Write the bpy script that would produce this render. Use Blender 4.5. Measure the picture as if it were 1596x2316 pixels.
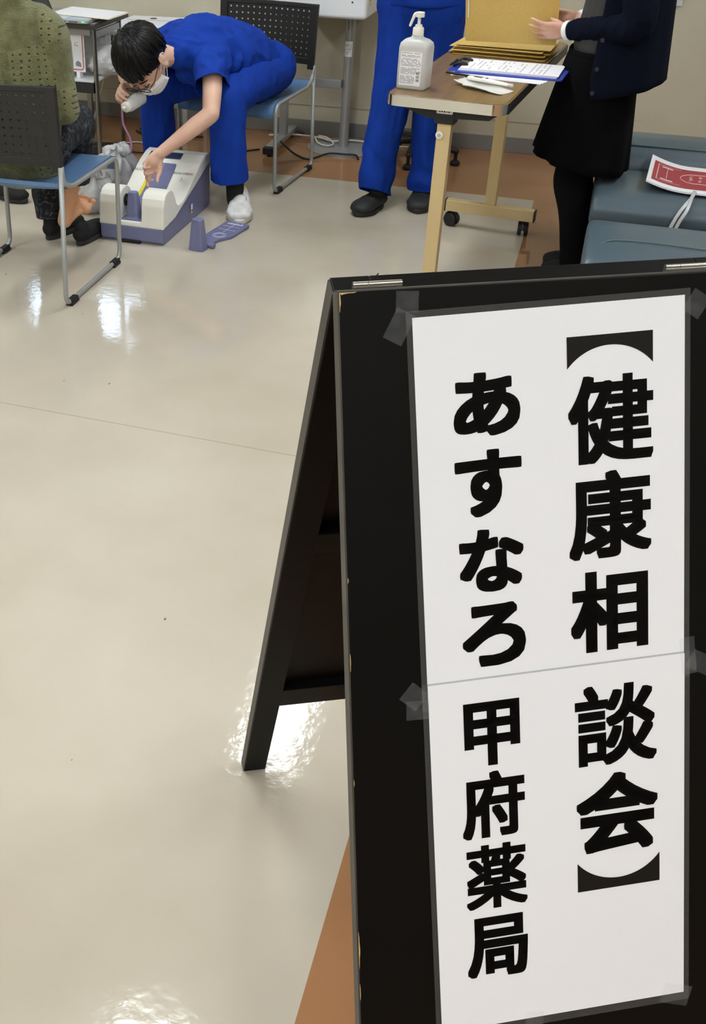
import bpy, bmesh, math, random
from math import sin, cos, pi, radians as RAD
from mathutils import Vector as V, Matrix as M, noise as NZ, Quaternion as Q

random.seed(7)
for o in list(bpy.data.objects):
    bpy.data.objects.remove(o)
SC = bpy.context.scene
COL = SC.collection

# ------------------------------------------------------------------ camera
F_PX, CX, CY = 2390.35, 486.34, 962.38
PITCH, ROLL, YAW, CAM_H = 0.52384, -0.001, -0.33875, 1.6189
cam = bpy.data.cameras.new('camera')
cam.sensor_fit = 'VERTICAL'
cam.sensor_height = 36.0
cam.lens = F_PX * 36.0 / 2316.0
cam.shift_x = (798.0 - CX) / 2316.0
cam.shift_y = (CY - 1158.0) / 2316.0
cam.clip_start = 0.05
cam.clip_end = 100
CAM = bpy.data.objects.new('camera', cam)
COL.objects.link(CAM)
_fw = V((sin(YAW) * cos(PITCH), cos(YAW) * cos(PITCH), -sin(PITCH)))
_r = V((cos(YAW), -sin(YAW), 0))
_d = _fw.cross(_r)
_r2 = _r * cos(ROLL) + _d * sin(ROLL)
_d2 = -_r * sin(ROLL) + _d * cos(ROLL)
CAM.matrix_world = M(((_r2.x, -_d2.x, -_fw.x, 0), (_r2.y, -_d2.y, -_fw.y, 0), (_r2.z, -_d2.z, -_fw.z, CAM_H), (0, 0, 0, 1)))
SC.camera = CAM

# ------------------------------------------------------------------ world and view
W = bpy.data.worlds.new('world')
SC.world = W
W.use_nodes = True
W.node_tree.nodes['Background'].inputs[0].default_value = (0.62, 0.78, 1.0, 1)
W.node_tree.nodes['Background'].inputs[1].default_value = 9.0
SC.view_settings.view_transform = 'Standard'
SC.view_settings.look = 'None'
SC.view_settings.gamma = 1.0
SC.view_settings.use_curve_mapping = False
SC.view_settings.exposure = 0.0
SC.cycles.use_adaptive_sampling = True
SC.cycles.adaptive_threshold = 0.08
SC.cycles.max_bounces = 6
SC.cycles.diffuse_bounces = 3
SC.cycles.glossy_bounces = 3
SC.cycles.transmission_bounces = 4
SC.cycles.caustics_reflective = False
SC.cycles.caustics_refractive = False
LAMP_STRENGTH = 27.0
LAMP_COLOR = (0.92, 0.97, 1.0)


# ------------------------------------------------------------------ materials
def lin(c):
    return tuple(((x / 255.0) / 12.92 if x <= 10.3 else ((x / 255.0 + 0.055) / 1.055) ** 2.4) for x in c)


MATS = {}


def mat(name, col, rough=0.5, metal=0.0, spec=0.5, nz=None, bump=None, coat=0.0, coat_rough=0.1, trans=0.0, alpha=1.0, sss=0.0,
        col2=None, emit=None, stretch=(1, 1, 1), sheen=0.0, ior=1.45):
    """procedural principled material: nz=(scale, detail, lo, hi) mixes col/col2 by noise; bump=(scale, strength)."""
    if name in MATS:
        return MATS[name]
    m = bpy.data.materials.new(name)
    m.use_nodes = True
    nt = m.node_tree
    b = nt.nodes['Principled BSDF']
    c = (*lin(col), 1)
    b.inputs['Base Color'].default_value = c
    b.inputs['Roughness'].default_value = rough
    b.inputs['Metallic'].default_value = metal
    b.inputs['Specular IOR Level'].default_value = spec
    b.inputs['IOR'].default_value = ior
    b.inputs['Coat Weight'].default_value = coat
    b.inputs['Coat Roughness'].default_value = coat_rough
    b.inputs['Transmission Weight'].default_value = trans
    b.inputs['Alpha'].default_value = alpha
    b.inputs['Sheen Weight'].default_value = sheen
    if sss:
        b.inputs['Subsurface Weight'].default_value = sss
        b.inputs['Subsurface Radius'].default_value = (0.01, 0.004, 0.002)
    if emit:
        b.inputs['Emission Color'].default_value = (*emit[0], 1)
        b.inputs['Emission Strength'].default_value = emit[1]
    if nz or bump:
        tc = nt.nodes.new('ShaderNodeTexCoord')
        mp = nt.nodes.new('ShaderNodeMapping')
        mp.inputs['Scale'].default_value = stretch
        nt.links.new(tc.outputs['Object'], mp.inputs[0])
    if nz:
        n = nt.nodes.new('ShaderNodeTexNoise')
        n.inputs['Scale'].default_value = nz[0]
        n.inputs['Detail'].default_value = nz[1]
        nt.links.new(mp.outputs[0], n.inputs['Vector'])
        r = nt.nodes.new('ShaderNodeValToRGB')
        r.color_ramp.elements[0].position = nz[2]
        r.color_ramp.elements[1].position = nz[3]
        r.color_ramp.elements[0].color = c
        r.color_ramp.elements[1].color = (*lin(col2 or [min(255, x * 1.12) for x in col]), 1)
        nt.links.new(n.outputs['Fac'], r.inputs[0])
        nt.links.new(r.outputs[0], b.inputs['Base Color'])
    if bump:
        n2 = nt.nodes.new('ShaderNodeTexNoise')
        n2.inputs['Scale'].default_value = bump[0]
        n2.inputs['Detail'].default_value = 3
        nt.links.new(mp.outputs[0], n2.inputs['Vector'])
        bp = nt.nodes.new('ShaderNodeBump')
        bp.inputs['Strength'].default_value = bump[1]
        bp.inputs['Distance'].default_value = 0.01
        nt.links.new(n2.outputs['Fac'], bp.inputs['Height'])
        nt.links.new(bp.outputs[0], b.inputs['Normal'])
    MATS[name] = m
    return m


def nodes_of(m):
    nt = m.node_tree
    return nt, nt.nodes['Principled BSDF']


# ------------------------------------------------------------------ mesh helpers
class MB:
    """collects geometry, then links it as one mesh object"""

    def __init__(s):
        s.v = []
        s.f = []

    def add(s, vs, fs, mx=None):
        k = len(s.v)
        s.v += [tuple(mx @ V(p)) if mx else tuple(p) for p in vs]
        s.f += [tuple(i + k for i in f) for f in fs]
        return s

    def box(s, lo, hi, mx=None):
        x0, y0, z0 = lo
        x1, y1, z1 = hi
        vs = [(x0, y0, z0), (x1, y0, z0), (x1, y1, z0), (x0, y1, z0), (x0, y0, z1), (x1, y0, z1), (x1, y1, z1), (x0, y1, z1)]
        return s.add(vs, [(0, 3, 2, 1), (4, 5, 6, 7), (0, 1, 5, 4), (1, 2, 6, 5), (2, 3, 7, 6), (3, 0, 4, 7)], mx)

    def tube(s, pts, r, seg=10, closed=False, caps=True, flat=None):
        pts = [V(p) for p in pts]
        n = len(pts)
        rs = r if isinstance(r, (list, tuple)) else [r] * n
        tang = []
        for i in range(n):
            a = pts[(i - 1) % n] if (closed or i > 0) else pts[0]
            b = pts[(i + 1) % n] if (closed or i < n - 1) else pts[-1]
            t = (b - a)
            tang.append(t.normalized() if t.length > 1e-9 else V((0, 0, 1)))
        ref = V((0, 0, 1)) if abs(tang[0].z) < 0.9 else V((1, 0, 0))
        if flat:
            ref = V(flat[0])
        u = (ref - tang[0] * ref.dot(tang[0])).normalized()
        rings = []
        for i in range(n):
            if i:
                q = tang[i - 1].rotation_difference(tang[i])
                u = q @ u
                u = (u - tang[i] * u.dot(tang[i])).normalized()
            w = tang[i].cross(u)
            if isinstance(rs[i], (list, tuple)):
                ra, rb = rs[i]
            elif flat:
                ra, rb = rs[i], rs[i] * flat[1]
            else:
                ra = rb = rs[i]
            rings.append([pts[i] + u * (cos(2 * pi * k / seg) * ra) + w * (sin(2 * pi * k / seg) * rb) for k in range(seg)])
        vs = [p for ring in rings for p in ring]
        fs = []
        for i in range(n if closed else n - 1):
            j = (i + 1) % n
            for k in range(seg):
                l = (k + 1) % seg
                fs.append((i * seg + k, i * seg + l, j * seg + l, j * seg + k))
        if not closed and caps:
            fs.append(tuple(range(seg))[::-1])
            fs.append(tuple((n - 1) * seg + k for k in range(seg)))
        return s.add(vs, fs)

    def cyl(s, a, b, r, r2=None, seg=20):
        return s.tube([a, b], [r, r if r2 is None else r2], seg)

    def lathe(s, prof, seg=28, mx=None):
        """profile [(r,z)...] turned about z"""
        vs = []
        fs = []
        n = len(prof)
        for (r, z) in prof:
            vs += [(r * cos(2 * pi * k / seg), r * sin(2 * pi * k / seg), z) for k in range(seg)]
        for i in range(n - 1):
            for k in range(seg):
                l = (k + 1) % seg
                fs.append((i * seg + k, i * seg + l, (i + 1) * seg + l, (i + 1) * seg + k))
        fs.append(tuple(range(seg))[::-1])
        fs.append(tuple((n - 1) * seg + k for k in range(seg)))
        return s.add(vs, fs, mx)

    def prism(s, poly, h0, h1, mx=None, top=None):
        """2-D polygon (x,y) between z=h0 and z=h1; top = optional second polygon"""
        n = len(poly)
        t = top or poly
        vs = [(x, y, h0) for x, y in poly] + [(x, y, h1) for x, y in t]
        fs = [tuple(range(n))[::-1], tuple(range(n, 2 * n))] + [(i, (i + 1) % n, n + (i + 1) % n, n + i) for i in range(n)]
        return s.add(vs, fs, mx)

    def ell(s, c, r, rot=None, seg=16, rings=10):
        c = V(c)
        vs = []
        rm = rot.to_3x3() if rot else M.Identity(3)
        r = (r, r, r) if not isinstance(r, (tuple, list)) else r
        for i in range(rings + 1):
            th = pi * i / rings
            for k in range(seg):
                ph = 2 * pi * k / seg
                vs.append(c + rm @ V((r[0] * sin(th) * cos(ph), r[1] * sin(th) * sin(ph), r[2] * cos(th))))
        fs = []
        for i in range(rings):
            for k in range(seg):
                l = (k + 1) % seg
                fs.append((i * seg + k, (i + 1) * seg + k, (i + 1) * seg + l, i * seg + l))
        return s.add(vs, fs)

    def limb(s, pts, rad, seg=14, flat=None):
        """rounded, tapering limb"""
        pts = [V(p) for p in pts]
        P, R = [], []
        # smooth the path
        n = len(pts)
        for i in range(n - 1):
            p0 = pts[max(i - 1, 0)]
            p1, p2 = pts[i], pts[i + 1]
            p3 = pts[min(i + 2, n - 1)]
            for k in range(5):
                t = k / 5
                P.append(0.5 * ((2 * p1) + (p2 - p0) * t + (2 * p0 - 5 * p1 + 4 * p2 - p3) * t * t + (3 * p1 - p0 - 3 * p2 + p3) * t ** 3))
                if isinstance(rad[i], (tuple, list)):
                    R.append(tuple(rad[i][j] + (rad[i + 1][j] - rad[i][j]) * t for j in (0, 1)))
                else:
                    R.append(rad[i] + (rad[i + 1] - rad[i]) * t)
        P.append(pts[-1])
        R.append(rad[-1])

        def sc(r, f):
            return tuple(x * f for x in r) if isinstance(r, (tuple, list)) else r * f

        def mn(r):
            return min(r) if isinstance(r, (tuple, list)) else r
        d0 = (P[0] - P[1]).normalized()
        d1 = (P[-1] - P[-2]).normalized()
        pre = [P[0] + d0 * mn(R[0]) * a for a in (0.98, 0.8, 0.45)]
        prr = [sc(R[0], f) for f in (0.2, 0.6, 0.89)]
        post = [P[-1] + d1 * mn(R[-1]) * a for a in (0.45, 0.8, 0.98)]
        por = [sc(R[-1], f) for f in (0.89, 0.6, 0.2)]
        s.tube(pre + P + post, prr + R + por, seg, flat=flat)
        return s

    def build(s, name, m, parent=None, smooth=False, bevel=0.0, world=False, fix=False, bseg=2):
        me = bpy.data.meshes.new(name)
        me.from_pydata(s.v, [], s.f)
        me.update()
        if fix:
            bm = bmesh.new()
            bm.from_mesh(me)
            bmesh.ops.recalc_face_normals(bm, faces=bm.faces)
            bm.to_mesh(me)
            bm.free()
        return link(me, name, m, parent, smooth, bevel, world, bseg)


def link(me, name, m, parent=None, smooth=False, bevel=0.0, world=False, bseg=2):
    o = bpy.data.objects.new(name, me)
    COL.objects.link(o)
    if not me.materials:
        me.materials.append(m)
    if smooth:
        me.polygons.foreach_set('use_smooth', [True] * len(me.polygons))
        if smooth == 'auto':
            me.set_sharp_from_angle(angle=RAD(40))
    if bevel:
        b = o.modifiers.new('bevel', 'BEVEL')
        b.width = bevel
        b.segments = bseg
        b.limit_method = 'ANGLE'
        b.angle_limit = RAD(35)
    if parent:
        o.parent = parent
        if world:
            loc, rz = parent.location, parent.rotation_euler[2]
            o.matrix_parent_inverse = (M.Translation(loc) @ M.Rotation(rz, 4, 'Z')).inverted()
    return o


def blob(mb, name, m, parent=None, voxel=0.008, it=4, world=True, wrinkle=None, fac=0.5, cuts=(), thick=0.003):
    """fuse overlapping solids into one continuous smooth skin"""
    me = bpy.data.meshes.new(name)
    me.from_pydata(mb.v, [], mb.f)
    bm = bmesh.new()
    bm.from_mesh(me)
    bmesh.ops.recalc_face_normals(bm, faces=bm.faces)
    bm.to_mesh(me)
    bm.free()
    t = bpy.data.objects.new('tmp', me)
    COL.objects.link(t)
    r = t.modifiers.new('r', 'REMESH')
    r.mode = 'VOXEL'
    r.voxel_size = voxel
    if it:
        sm = t.modifiers.new('s', 'SMOOTH')
        sm.factor = fac
        sm.iterations = it
    dg = bpy.context.evaluated_depsgraph_get()
    me2 = bpy.data.meshes.new_from_object(t.evaluated_get(dg))
    bpy.data.objects.remove(t)
    bpy.data.meshes.remove(me)
    me2.name = name
    me2.materials.clear()
    if wrinkle:
        n = [v.normal.copy() for v in me2.vertices]
        for v, nn in zip(me2.vertices, n):
            v.co += nn * wrinkle(v.co)
        me2.update()
    if cuts:                                    # open hems: (point, outward normal, reach)
        bm = bmesh.new()
        bm.from_mesh(me2)
        for p_, n_, rad in cuts:
            p_, n_ = V(p_), V(n_).normalized()
            g = [v for v in bm.verts if (v.co - p_).length < rad]
            gs = set(g)
            geo = g + [e for e in bm.edges if e.verts[0] in gs and e.verts[1] in gs] + [f for f in bm.faces if all(v in gs for v in f.verts)]
            bmesh.ops.bisect_plane(bm, geom=geo, plane_co=p_, plane_no=n_, clear_outer=False)
            kill = [v for v in bm.verts if (v.co - p_).length < rad and (v.co - p_).dot(n_) > 1e-5]
            bmesh.ops.delete(bm, geom=kill, context='VERTS')
        bm.to_mesh(me2)
        bm.free()
    o = link(me2, name, m, parent, True, world=world)
    if cuts:
        so_ = o.modifiers.new('cloth', 'SOLIDIFY')
        so_.thickness = thick
        so_.offset = -1
    return o


def tag(o, label=None, cat=None, group=None, kind=None):
    if label:
        o['label'] = label
    if cat:
        o['category'] = cat
    if group:
        o['group'] = group
    if kind:
        o['kind'] = kind
    return o


def thing(name, label, cat, loc=(0, 0, 0), rz=0.0, group=None):
    o = bpy.data.objects.new(name, None)
    o.empty_display_size = 0.05
    COL.objects.link(o)
    o.location = loc
    o.rotation_euler = (0, 0, rz)
    return tag(o, label, cat, group)


def copy_tree(o, parent=None):
    c = o.copy()
    COL.objects.link(c)
    if parent:
        c.parent = parent
    for ch in list(o.children):
        copy_tree(ch, c)
    return c


def arc_path(pts, r, n=5):
    """polyline with rounded corners"""
    pts = [V(p) for p in pts]
    out = [pts[0]]
    for i in range(1, len(pts) - 1):
        a, b, c = pts[i - 1], pts[i], pts[i + 1]
        d1, d2 = (a - b), (c - b)
        rr = min(r, d1.length * 0.45, d2.length * 0.45)
        p1, p2 = b + d1.normalized() * rr, b + d2.normalized() * rr
        for k in range(n + 1):
            t = k / n
            out.append(p1 * (1 - t) ** 2 + b * 2 * t * (1 - t) + p2 * t * t)
    out.append(pts[-1])
    return out


def rrect(x0, y0, x1, y1, r, n=5):
    p = []
    for cx, cy, a0 in ((x1 - r, y1 - r, 0), (x0 + r, y1 - r, 90), (x0 + r, y0 + r, 180), (x1 - r, y0 + r, 270)):
        for k in range(n + 1):
            a = RAD(a0 + 90 * k / n)
            p.append((cx + r * cos(a), cy + r * sin(a)))
    return p


def spline(pts, k=6):
    pts = [V(p) for p in pts]
    out = []
    n = len(pts)
    for i in range(n - 1):
        p0, p1, p2, p3 = pts[max(i - 1, 0)], pts[i], pts[i + 1], pts[min(i + 2, n - 1)]
        for j in range(k):
            t = j / k
            out.append(0.5 * ((2 * p1) + (p2 - p0) * t + (2 * p0 - 5 * p1 + 4 * p2 - p3) * t * t + (3 * p1 - p0 - 3 * p2 + p3) * t ** 3))
    out.append(pts[-1])
    return out


def glyph(ch, offset, res=5):
    """outline of one character as flat 2-D mesh (verts, faces), normalised to its bounding box 0..1"""
    c = bpy.data.curves.new('glyph', 'FONT')
    c.body = ch
    c.size = 1
    c.resolution_u = res
    c.offset = offset
    o = bpy.data.objects.new('glyph', c)
    COL.objects.link(o)
    dg = bpy.context.evaluated_depsgraph_get()
    me = bpy.data.meshes.new_from_object(o.evaluated_get(dg))
    vs = [(v.co.x, v.co.y) for v in me.vertices]
    fs = [tuple(p.vertices) for p in me.polygons]
    bpy.data.objects.remove(o)
    bpy.data.curves.remove(c)
    bpy.data.meshes.remove(me)
    x0, x1 = min(p[0] for p in vs), max(p[0] for p in vs)
    y0, y1 = min(p[1] for p in vs), max(p[1] for p in vs)
    return [((x - x0) / (x1 - x0), (y - y0) / (y1 - y0)) for x, y in vs], fs


# ------------------------------------------------------------------ shared materials
def floor_material(name, c1, c2, seam=False):
    m = mat(name, c1, 0.16, spec=0.5, nz=(1.6, 6, 0.3, 0.72), col2=c2)
    nt, b = nodes_of(m)
    n = nt.nodes.new('ShaderNodeTexNoise')
    n.inputs['Scale'].default_value = 4.0
    n.inputs['Detail'].default_value = 5
    tc = nt.nodes.new('ShaderNodeTexCoord')
    nt.links.new(tc.outputs['Object'], n.inputs['Vector'])
    mr = nt.nodes.new('ShaderNodeMapRange')
    mr.inputs['From Min'].default_value = 0.3
    mr.inputs['From Max'].default_value = 0.7
    mr.inputs['To Min'].default_value = 0.05
    mr.inputs['To Max'].default_value = 0.11
    nt.links.new(n.outputs['Fac'], mr.inputs[0])
    nt.links.new(mr.outputs[0], b.inputs['Roughness'])
    # very fine surface waviness of polished vinyl
    n3 = nt.nodes.new('ShaderNodeTexNoise')
    n3.inputs['Scale'].default_value = 38
    n3.inputs['Detail'].default_value = 3
    nt.links.new(tc.outputs['Object'], n3.inputs['Vector'])
    bp = nt.nodes.new('ShaderNodeBump')
    bp.inputs['Strength'].default_value = 0.07
    bp.inputs['Distance'].default_value = 0.006
    nt.links.new(n3.outputs['Fac'], bp.inputs['Height'])
    nt.links.new(bp.outputs[0], b.inputs['Normal'])
    # small dark scuffs
    vo = nt.nodes.new('ShaderNodeTexVoronoi')
    vo.inputs['Scale'].default_value = 9
    mp = nt.nodes.new('ShaderNodeMapping')
    mp.inputs['Scale'].default_value = (1.0, 0.55, 1)
    mp.inputs['Rotation'].default_value = (0, 0, 0.5)
    nt.links.new(tc.outputs['Object'], mp.inputs[0])
    nt.links.new(mp.outputs[0], vo.inputs['Vector'])
    lt = nt.nodes.new('ShaderNodeMath')
    lt.operation = 'LESS_THAN'
    lt.inputs[1].default_value = 0.03
    nt.links.new(vo.outputs['Distance'], lt.inputs[0])
    old = b.inputs['Base Color'].links[0].from_socket
    mx = nt.nodes.new('ShaderNodeMix')
    mx.data_type = 'RGBA'
    mx.inputs['B'].default_value = (*lin((118, 112, 100)), 1)
    nt.links.new(lt.outputs[0], mx.inputs['Factor'])
    nt.links.new(old, mx.inputs['A'])
    last = mx.outputs['Result']
    if seam:
        sx = nt.nodes.new('ShaderNodeSeparateXYZ')
        nt.links.new(tc.outputs['Object'], sx.inputs[0])
        a = nt.nodes.new('ShaderNodeMath')
        a.operation = 'SUBTRACT'
        a.inputs[1].default_value = 2.554
        nt.links.new(sx.outputs['Y'], a.inputs[0])
        ab = nt.nodes.new('ShaderNodeMath')
        ab.operation = 'ABSOLUTE'
        nt.links.new(a.outputs[0], ab.inputs[0])
        l2 = nt.nodes.new('ShaderNodeMath')
        l2.operation = 'LESS_THAN'
        l2.inputs[1].default_value = 0.0016
        nt.links.new(ab.outputs[0], l2.inputs[0])
        mul = nt.nodes.new('ShaderNodeMath')
        mul.operation = 'MULTIPLY'
        mul.inputs[1].default_value = 0.55
        nt.links.new(l2.outputs[0], mul.inputs[0])
        m2 = nt.nodes.new('ShaderNodeMix')
        m2.data_type = 'RGBA'
        m2.inputs['B'].default_value = (*lin((120, 112, 100)), 1)
        nt.links.new(mul.outputs[0], m2.inputs['Factor'])
        nt.links.new(last, m2.inputs['A'])
        last = m2.outputs['Result']
    nt.links.new(last, b.inputs['Base Color'])
    return m


M_FLOOR = floor_material('vinyl_grey', (180, 170, 152), (198, 190, 174), seam=True)
M_BORDER = floor_material('vinyl_orange', (156, 112, 76), (164, 120, 84))
M_WALL = mat('wall_paint', (196, 190, 168), 0.6, nz=(2.2, 6, 0.35, 0.75), col2=(186, 180, 158), bump=(90, 0.12))
M_CEIL = mat('ceiling_board', (232, 231, 226), 0.8, bump=(160, 0.2))
M_BASE = mat('baseboard_vinyl', (132, 130, 126), 0.45, nz=(6, 4, 0.4, 0.7), col2=(122, 120, 116))
M_BLACKWOOD = mat('black_lacquer', (8, 8, 8), 0.5, spec=0.14, nz=(5, 5, 0.4, 0.8), col2=(11, 11, 10), bump=(40, 0.05))
M_EDGE = mat('black_edge', (62, 59, 54), 0.5, spec=0.4, nz=(14, 4, 0.4, 0.75), col2=(76, 72, 66))
M_CHIP = mat('bare_wood', (206, 178, 118), 0.7, nz=(60, 3, 0.4, 0.7), col2=(170, 140, 86))
M_STEEL = mat('hinge_steel', (205, 203, 196), 0.28, metal=1.0)
M_PAPER = mat('poster_paper', (238, 241, 247), 0.5, spec=0.4, coat=0.35, coat_rough=0.22, bump=(5, 0.06), stretch=(6, 6, 0.6))
M_INK = mat('ink_black', (18, 18, 17), 0.6, spec=0.25)
M_FILM = mat('laminate_film', (120, 122, 120), 0.25, alpha=0.16)
M_TAPE = mat('clear_tape', (205, 212, 222), 0.25, alpha=0.06, nz=(70, 3, 0.45, 0.7), col2=(255, 255, 255))
M_BLKPLASTIC = mat('black_plastic', (28, 28, 28), 0.45, bump=(300, 0.08))
M_DRKPLASTIC = mat('dark_grey_plastic', (38, 38, 37), 0.5, bump=(260, 0.1))
M_BLUESEAT = mat('blue_seat', (84, 116, 154), 0.42, nz=(30, 3, 0.3, 0.7), col2=(90, 122, 160))
M_GREYTUBE = mat('grey_tube', (160, 163, 162), 0.36, metal=0.35)
M_RUBBER = mat('rubber_black', (24, 24, 24), 0.7)
M_WHITEPL = mat('white_plastic', (238, 237, 228), 0.35, nz=(3, 3, 0.4, 0.7), col2=(232, 231, 222))
M_LAV = mat('lavender_plastic', (116, 119, 156), 0.42, bump=(350, 0.06), nz=(4, 3, 0.4, 0.7), col2=(110, 113, 150))
M_YEL = mat('ruler_yellow', (236, 216, 34), 0.5)
M_LCD = mat('lcd', (52, 60, 92), 0.12)
M_GREYINK = mat('grey_print', (92, 92, 96), 0.6)
M_REDINK = mat('red_print', (196, 70, 70), 0.6)
M_WHITEINK = mat('white_print', (226, 228, 238), 0.6)
M_SCRUB = mat('scrub_blue', (12, 58, 158), 0.8, spec=0.25, nz=(9, 4, 0.35, 0.7), col2=(10, 50, 146), bump=(220, 0.2))
M_SKIN = mat('skin', (218, 180, 158), 0.5, nz=(14, 4, 0.35, 0.7), col2=(210, 166, 144), sss=0.12, bump=(240, 0.06))
M_SKINW = mat('skin_hand', (216, 172, 150), 0.5, nz=(24, 4, 0.35, 0.7), col2=(204, 152, 132), sss=0.12, bump=(240, 0.06))
M_HAIR = mat('hair_black', (11, 10, 10), 0.4, spec=0.28)
M_MASK = mat('mask_white', (242, 242, 242), 0.75, bump=(120, 0.12))
M_WHITECLOTH = mat('white_cloth', (238, 238, 236), 0.8)
M_SOCK = mat('sock_black', (24, 26, 28), 0.9, bump=(300, 0.3))
M_SHOEW = mat('white_leather', (232, 232, 230), 0.4, nz=(22, 4, 0.4, 0.75), col2=(206, 205, 202), bump=(60, 0.25))
M_SHOEB = mat('black_suede', (20, 21, 24), 0.8, bump=(140, 0.3))
M_SOLE = mat('dark_sole', (48, 47, 46), 0.75)
M_CLOG = mat('clog_rubber', (38, 39, 39), 0.6, bump=(120, 0.1))
M_GOLDTUBE = mat('champagne_metal', (214, 192, 146), 0.4, metal=0.35, nz=(6, 4, 0.4, 0.75), col2=(206, 182, 134), stretch=(1, 1, 0.4))
M_CHROME = mat('chrome_trim', (232, 232, 230), 0.1, metal=1.0)
M_WOODTOP = mat('wood_laminate', (130, 104, 68), 0.28, nz=(7, 7, 0.35, 0.7), col2=(106, 84, 54), stretch=(6, 0.5, 1))
M_KRAFT = mat('gold_envelope', (216, 182, 104), 0.42, metal=0.05, nz=(120, 2, 0.3, 0.7), col2=(210, 175, 97))
M_BLUECLIP = mat('clipboard_blue', (38, 62, 168), 0.35)
M_SHEET = mat('white_sheet', (240, 240, 244), 0.7)
M_BOTTLE = mat('milky_plastic', (226, 226, 224), 0.35, trans=0.25, sss=0.2)
M_NAVY = mat('navy_knit', (11, 16, 30), 0.95, spec=0.1, bump=(170, 0.3), stretch=(1, 1, 0.25))
M_BLACKCLOTH = mat('black_wool', (8, 8, 10), 0.95, spec=0.1, bump=(260, 0.2))
M_TIGHTS = mat('black_tights', (8, 8, 10), 0.9, spec=0.15)
M_STRIPE = mat('charcoal_rib', (56, 55, 54), 0.9, bump=(30, 0.5), stretch=(0.2, 0.2, 14))
M_TEAL = mat('teal_vinyl', (76, 92, 102), 0.33, nz=(3, 4, 0.35, 0.7), col2=(84, 97, 104), bump=(220, 0.1))
M_PIPING = mat('teal_piping', (92, 112, 116), 0.4)
M_BAG = mat('bag_film', (222, 222, 224), 0.35, trans=0.0, alpha=0.92, bump=(24, 0.35))
M_BAG2 = mat('bag_film_thin', (214, 214, 214), 0.35, alpha=0.72, bump=(18, 0.5))
M_CABLEB = mat('cable_black', (22, 22, 23), 0.5)
M_CABLEW = mat('cable_white', (206, 202, 192), 0.5)
M_CABLEP = mat('cable_pink', (196, 140, 190), 0.5)
M_DESKTOP = mat('desk_grey', (150, 148, 146), 0.3, nz=(40, 3, 0.35, 0.7), col2=(140, 138, 136))
M_DESKEDGE = mat('desk_edge', (62, 58, 54), 0.45)
M_DESKLEG = mat('desk_leg_chrome', (140, 138, 132), 0.22, metal=1.0)
M_WHITEBOX = mat('white_enamel', (232, 234, 236), 0.3)
M_SILVER = mat('silver_paint', (168, 170, 170), 0.35, metal=0.5)
M_RED = mat('booklet_red', (168, 58, 66), 0.45)
M_GLASSW = mat('window_glass', (255, 255, 255), 0.0, trans=1.0, ior=1.0)
M_ALU = mat('window_aluminium', (168, 168, 166), 0.35, metal=0.7)
M_LAMP = mat('lamp_diffuser', (255, 255, 255), 0.5, emit=(LAMP_COLOR, LAMP_STRENGTH))
M_LAMPBOX = mat('lamp_housing', (236, 236, 234), 0.5)

# scuffs and panel joints low on the wall
nt, b = nodes_of(M_WALL)
tc = nt.nodes.new('ShaderNodeTexCoord')
mp = nt.nodes.new('ShaderNodeMapping')
mp.inputs['Scale'].default_value = (2.0, 1, 22)
nt.links.new(tc.outputs['Object'], mp.inputs[0])
n = nt.nodes.new('ShaderNodeTexNoise')
n.inputs['Scale'].default_value = 3.2
n.inputs['Detail'].default_value = 3
nt.links.new(mp.outputs[0], n.inputs['Vector'])
cr = nt.nodes.new('ShaderNodeValToRGB')
cr.color_ramp.elements[0].position = 0.71
cr.color_ramp.elements[0].color = (0, 0, 0, 1)
cr.color_ramp.elements[1].position = 0.78
cr.color_ramp.elements[1].color = (0.3, 0.3, 0.3, 1)
nt.links.new(n.outputs['Fac'], cr.inputs[0])
mx = nt.nodes.new('ShaderNodeMix')
mx.data_type = 'RGBA'
mx.inputs['B'].default_value = (*lin((150, 138, 118)), 1)
old = b.inputs['Base Color'].links[0].from_socket
nt.links.new(cr.outputs[0], mx.inputs['Factor'])
nt.links.new(old, mx.inputs['A'])
nt.links.new(mx.outputs['Result'], b.inputs['Base Color'])

# ------------------------------------------------------------------ the room
X0, X1, Y0, YB, ZC = -5.6, 3.4, -4.4, 6.05, 2.6
BX, BY = -0.2, 5.22      # grey field ends here; the orange border runs along the back wall and along the right side
struct = lambda o: tag(o, kind='structure')
struct(MB().box((X0, Y0, -0.08), (BX, BY, 0)).build('floor', M_FLOOR))
ob = MB()
ob.box((X0, BY, -0.08), (X1, YB, 0)).box((BX, Y0, -0.08), (X1, BY, 0))
struct(ob.build('floor_border', M_BORDER))
struct(MB().box((X0, Y0, ZC), (X1, YB, ZC + 0.08)).build('ceiling', M_CEIL))
# back wall with two small high windows
wins = [(-3.02, -2.66, 1.22, 1.60), (-3.55, -3.40, 1.22, 1.60)]
wb = MB()
xs = [X0, -3.55, -3.40, -3.02, -2.66, X1]
for i in range(5):
    if i in (1, 3):
        wb.box((xs[i], YB, 0), (xs[i + 1], YB + 0.12, 1.22)).box((xs[i], YB, 1.60), (xs[i + 1], YB + 0.12, ZC))
    else:
        wb.box((xs[i], YB, 0), (xs[i + 1], YB + 0.12, ZC))
struct(wb.build('wall_back', M_WALL))
struct(MB().box((X0 - 0.12, Y0, 0), (X0, YB, ZC)).build('wall_left', M_WALL))
struct(MB().box((X1, Y0, 0), (X1 + 0.12, YB, ZC)).build('wall_right', M_WALL))
struct(MB().box((X0, Y0 - 0.12, 0), (X1, Y0, ZC)).build('wall_front', M_WALL))
struct(MB().box((X0, YB - 0.008, 0), (X1, YB, 0.083)).build('baseboard_back', M_BASE, bevel=0.002))
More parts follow.
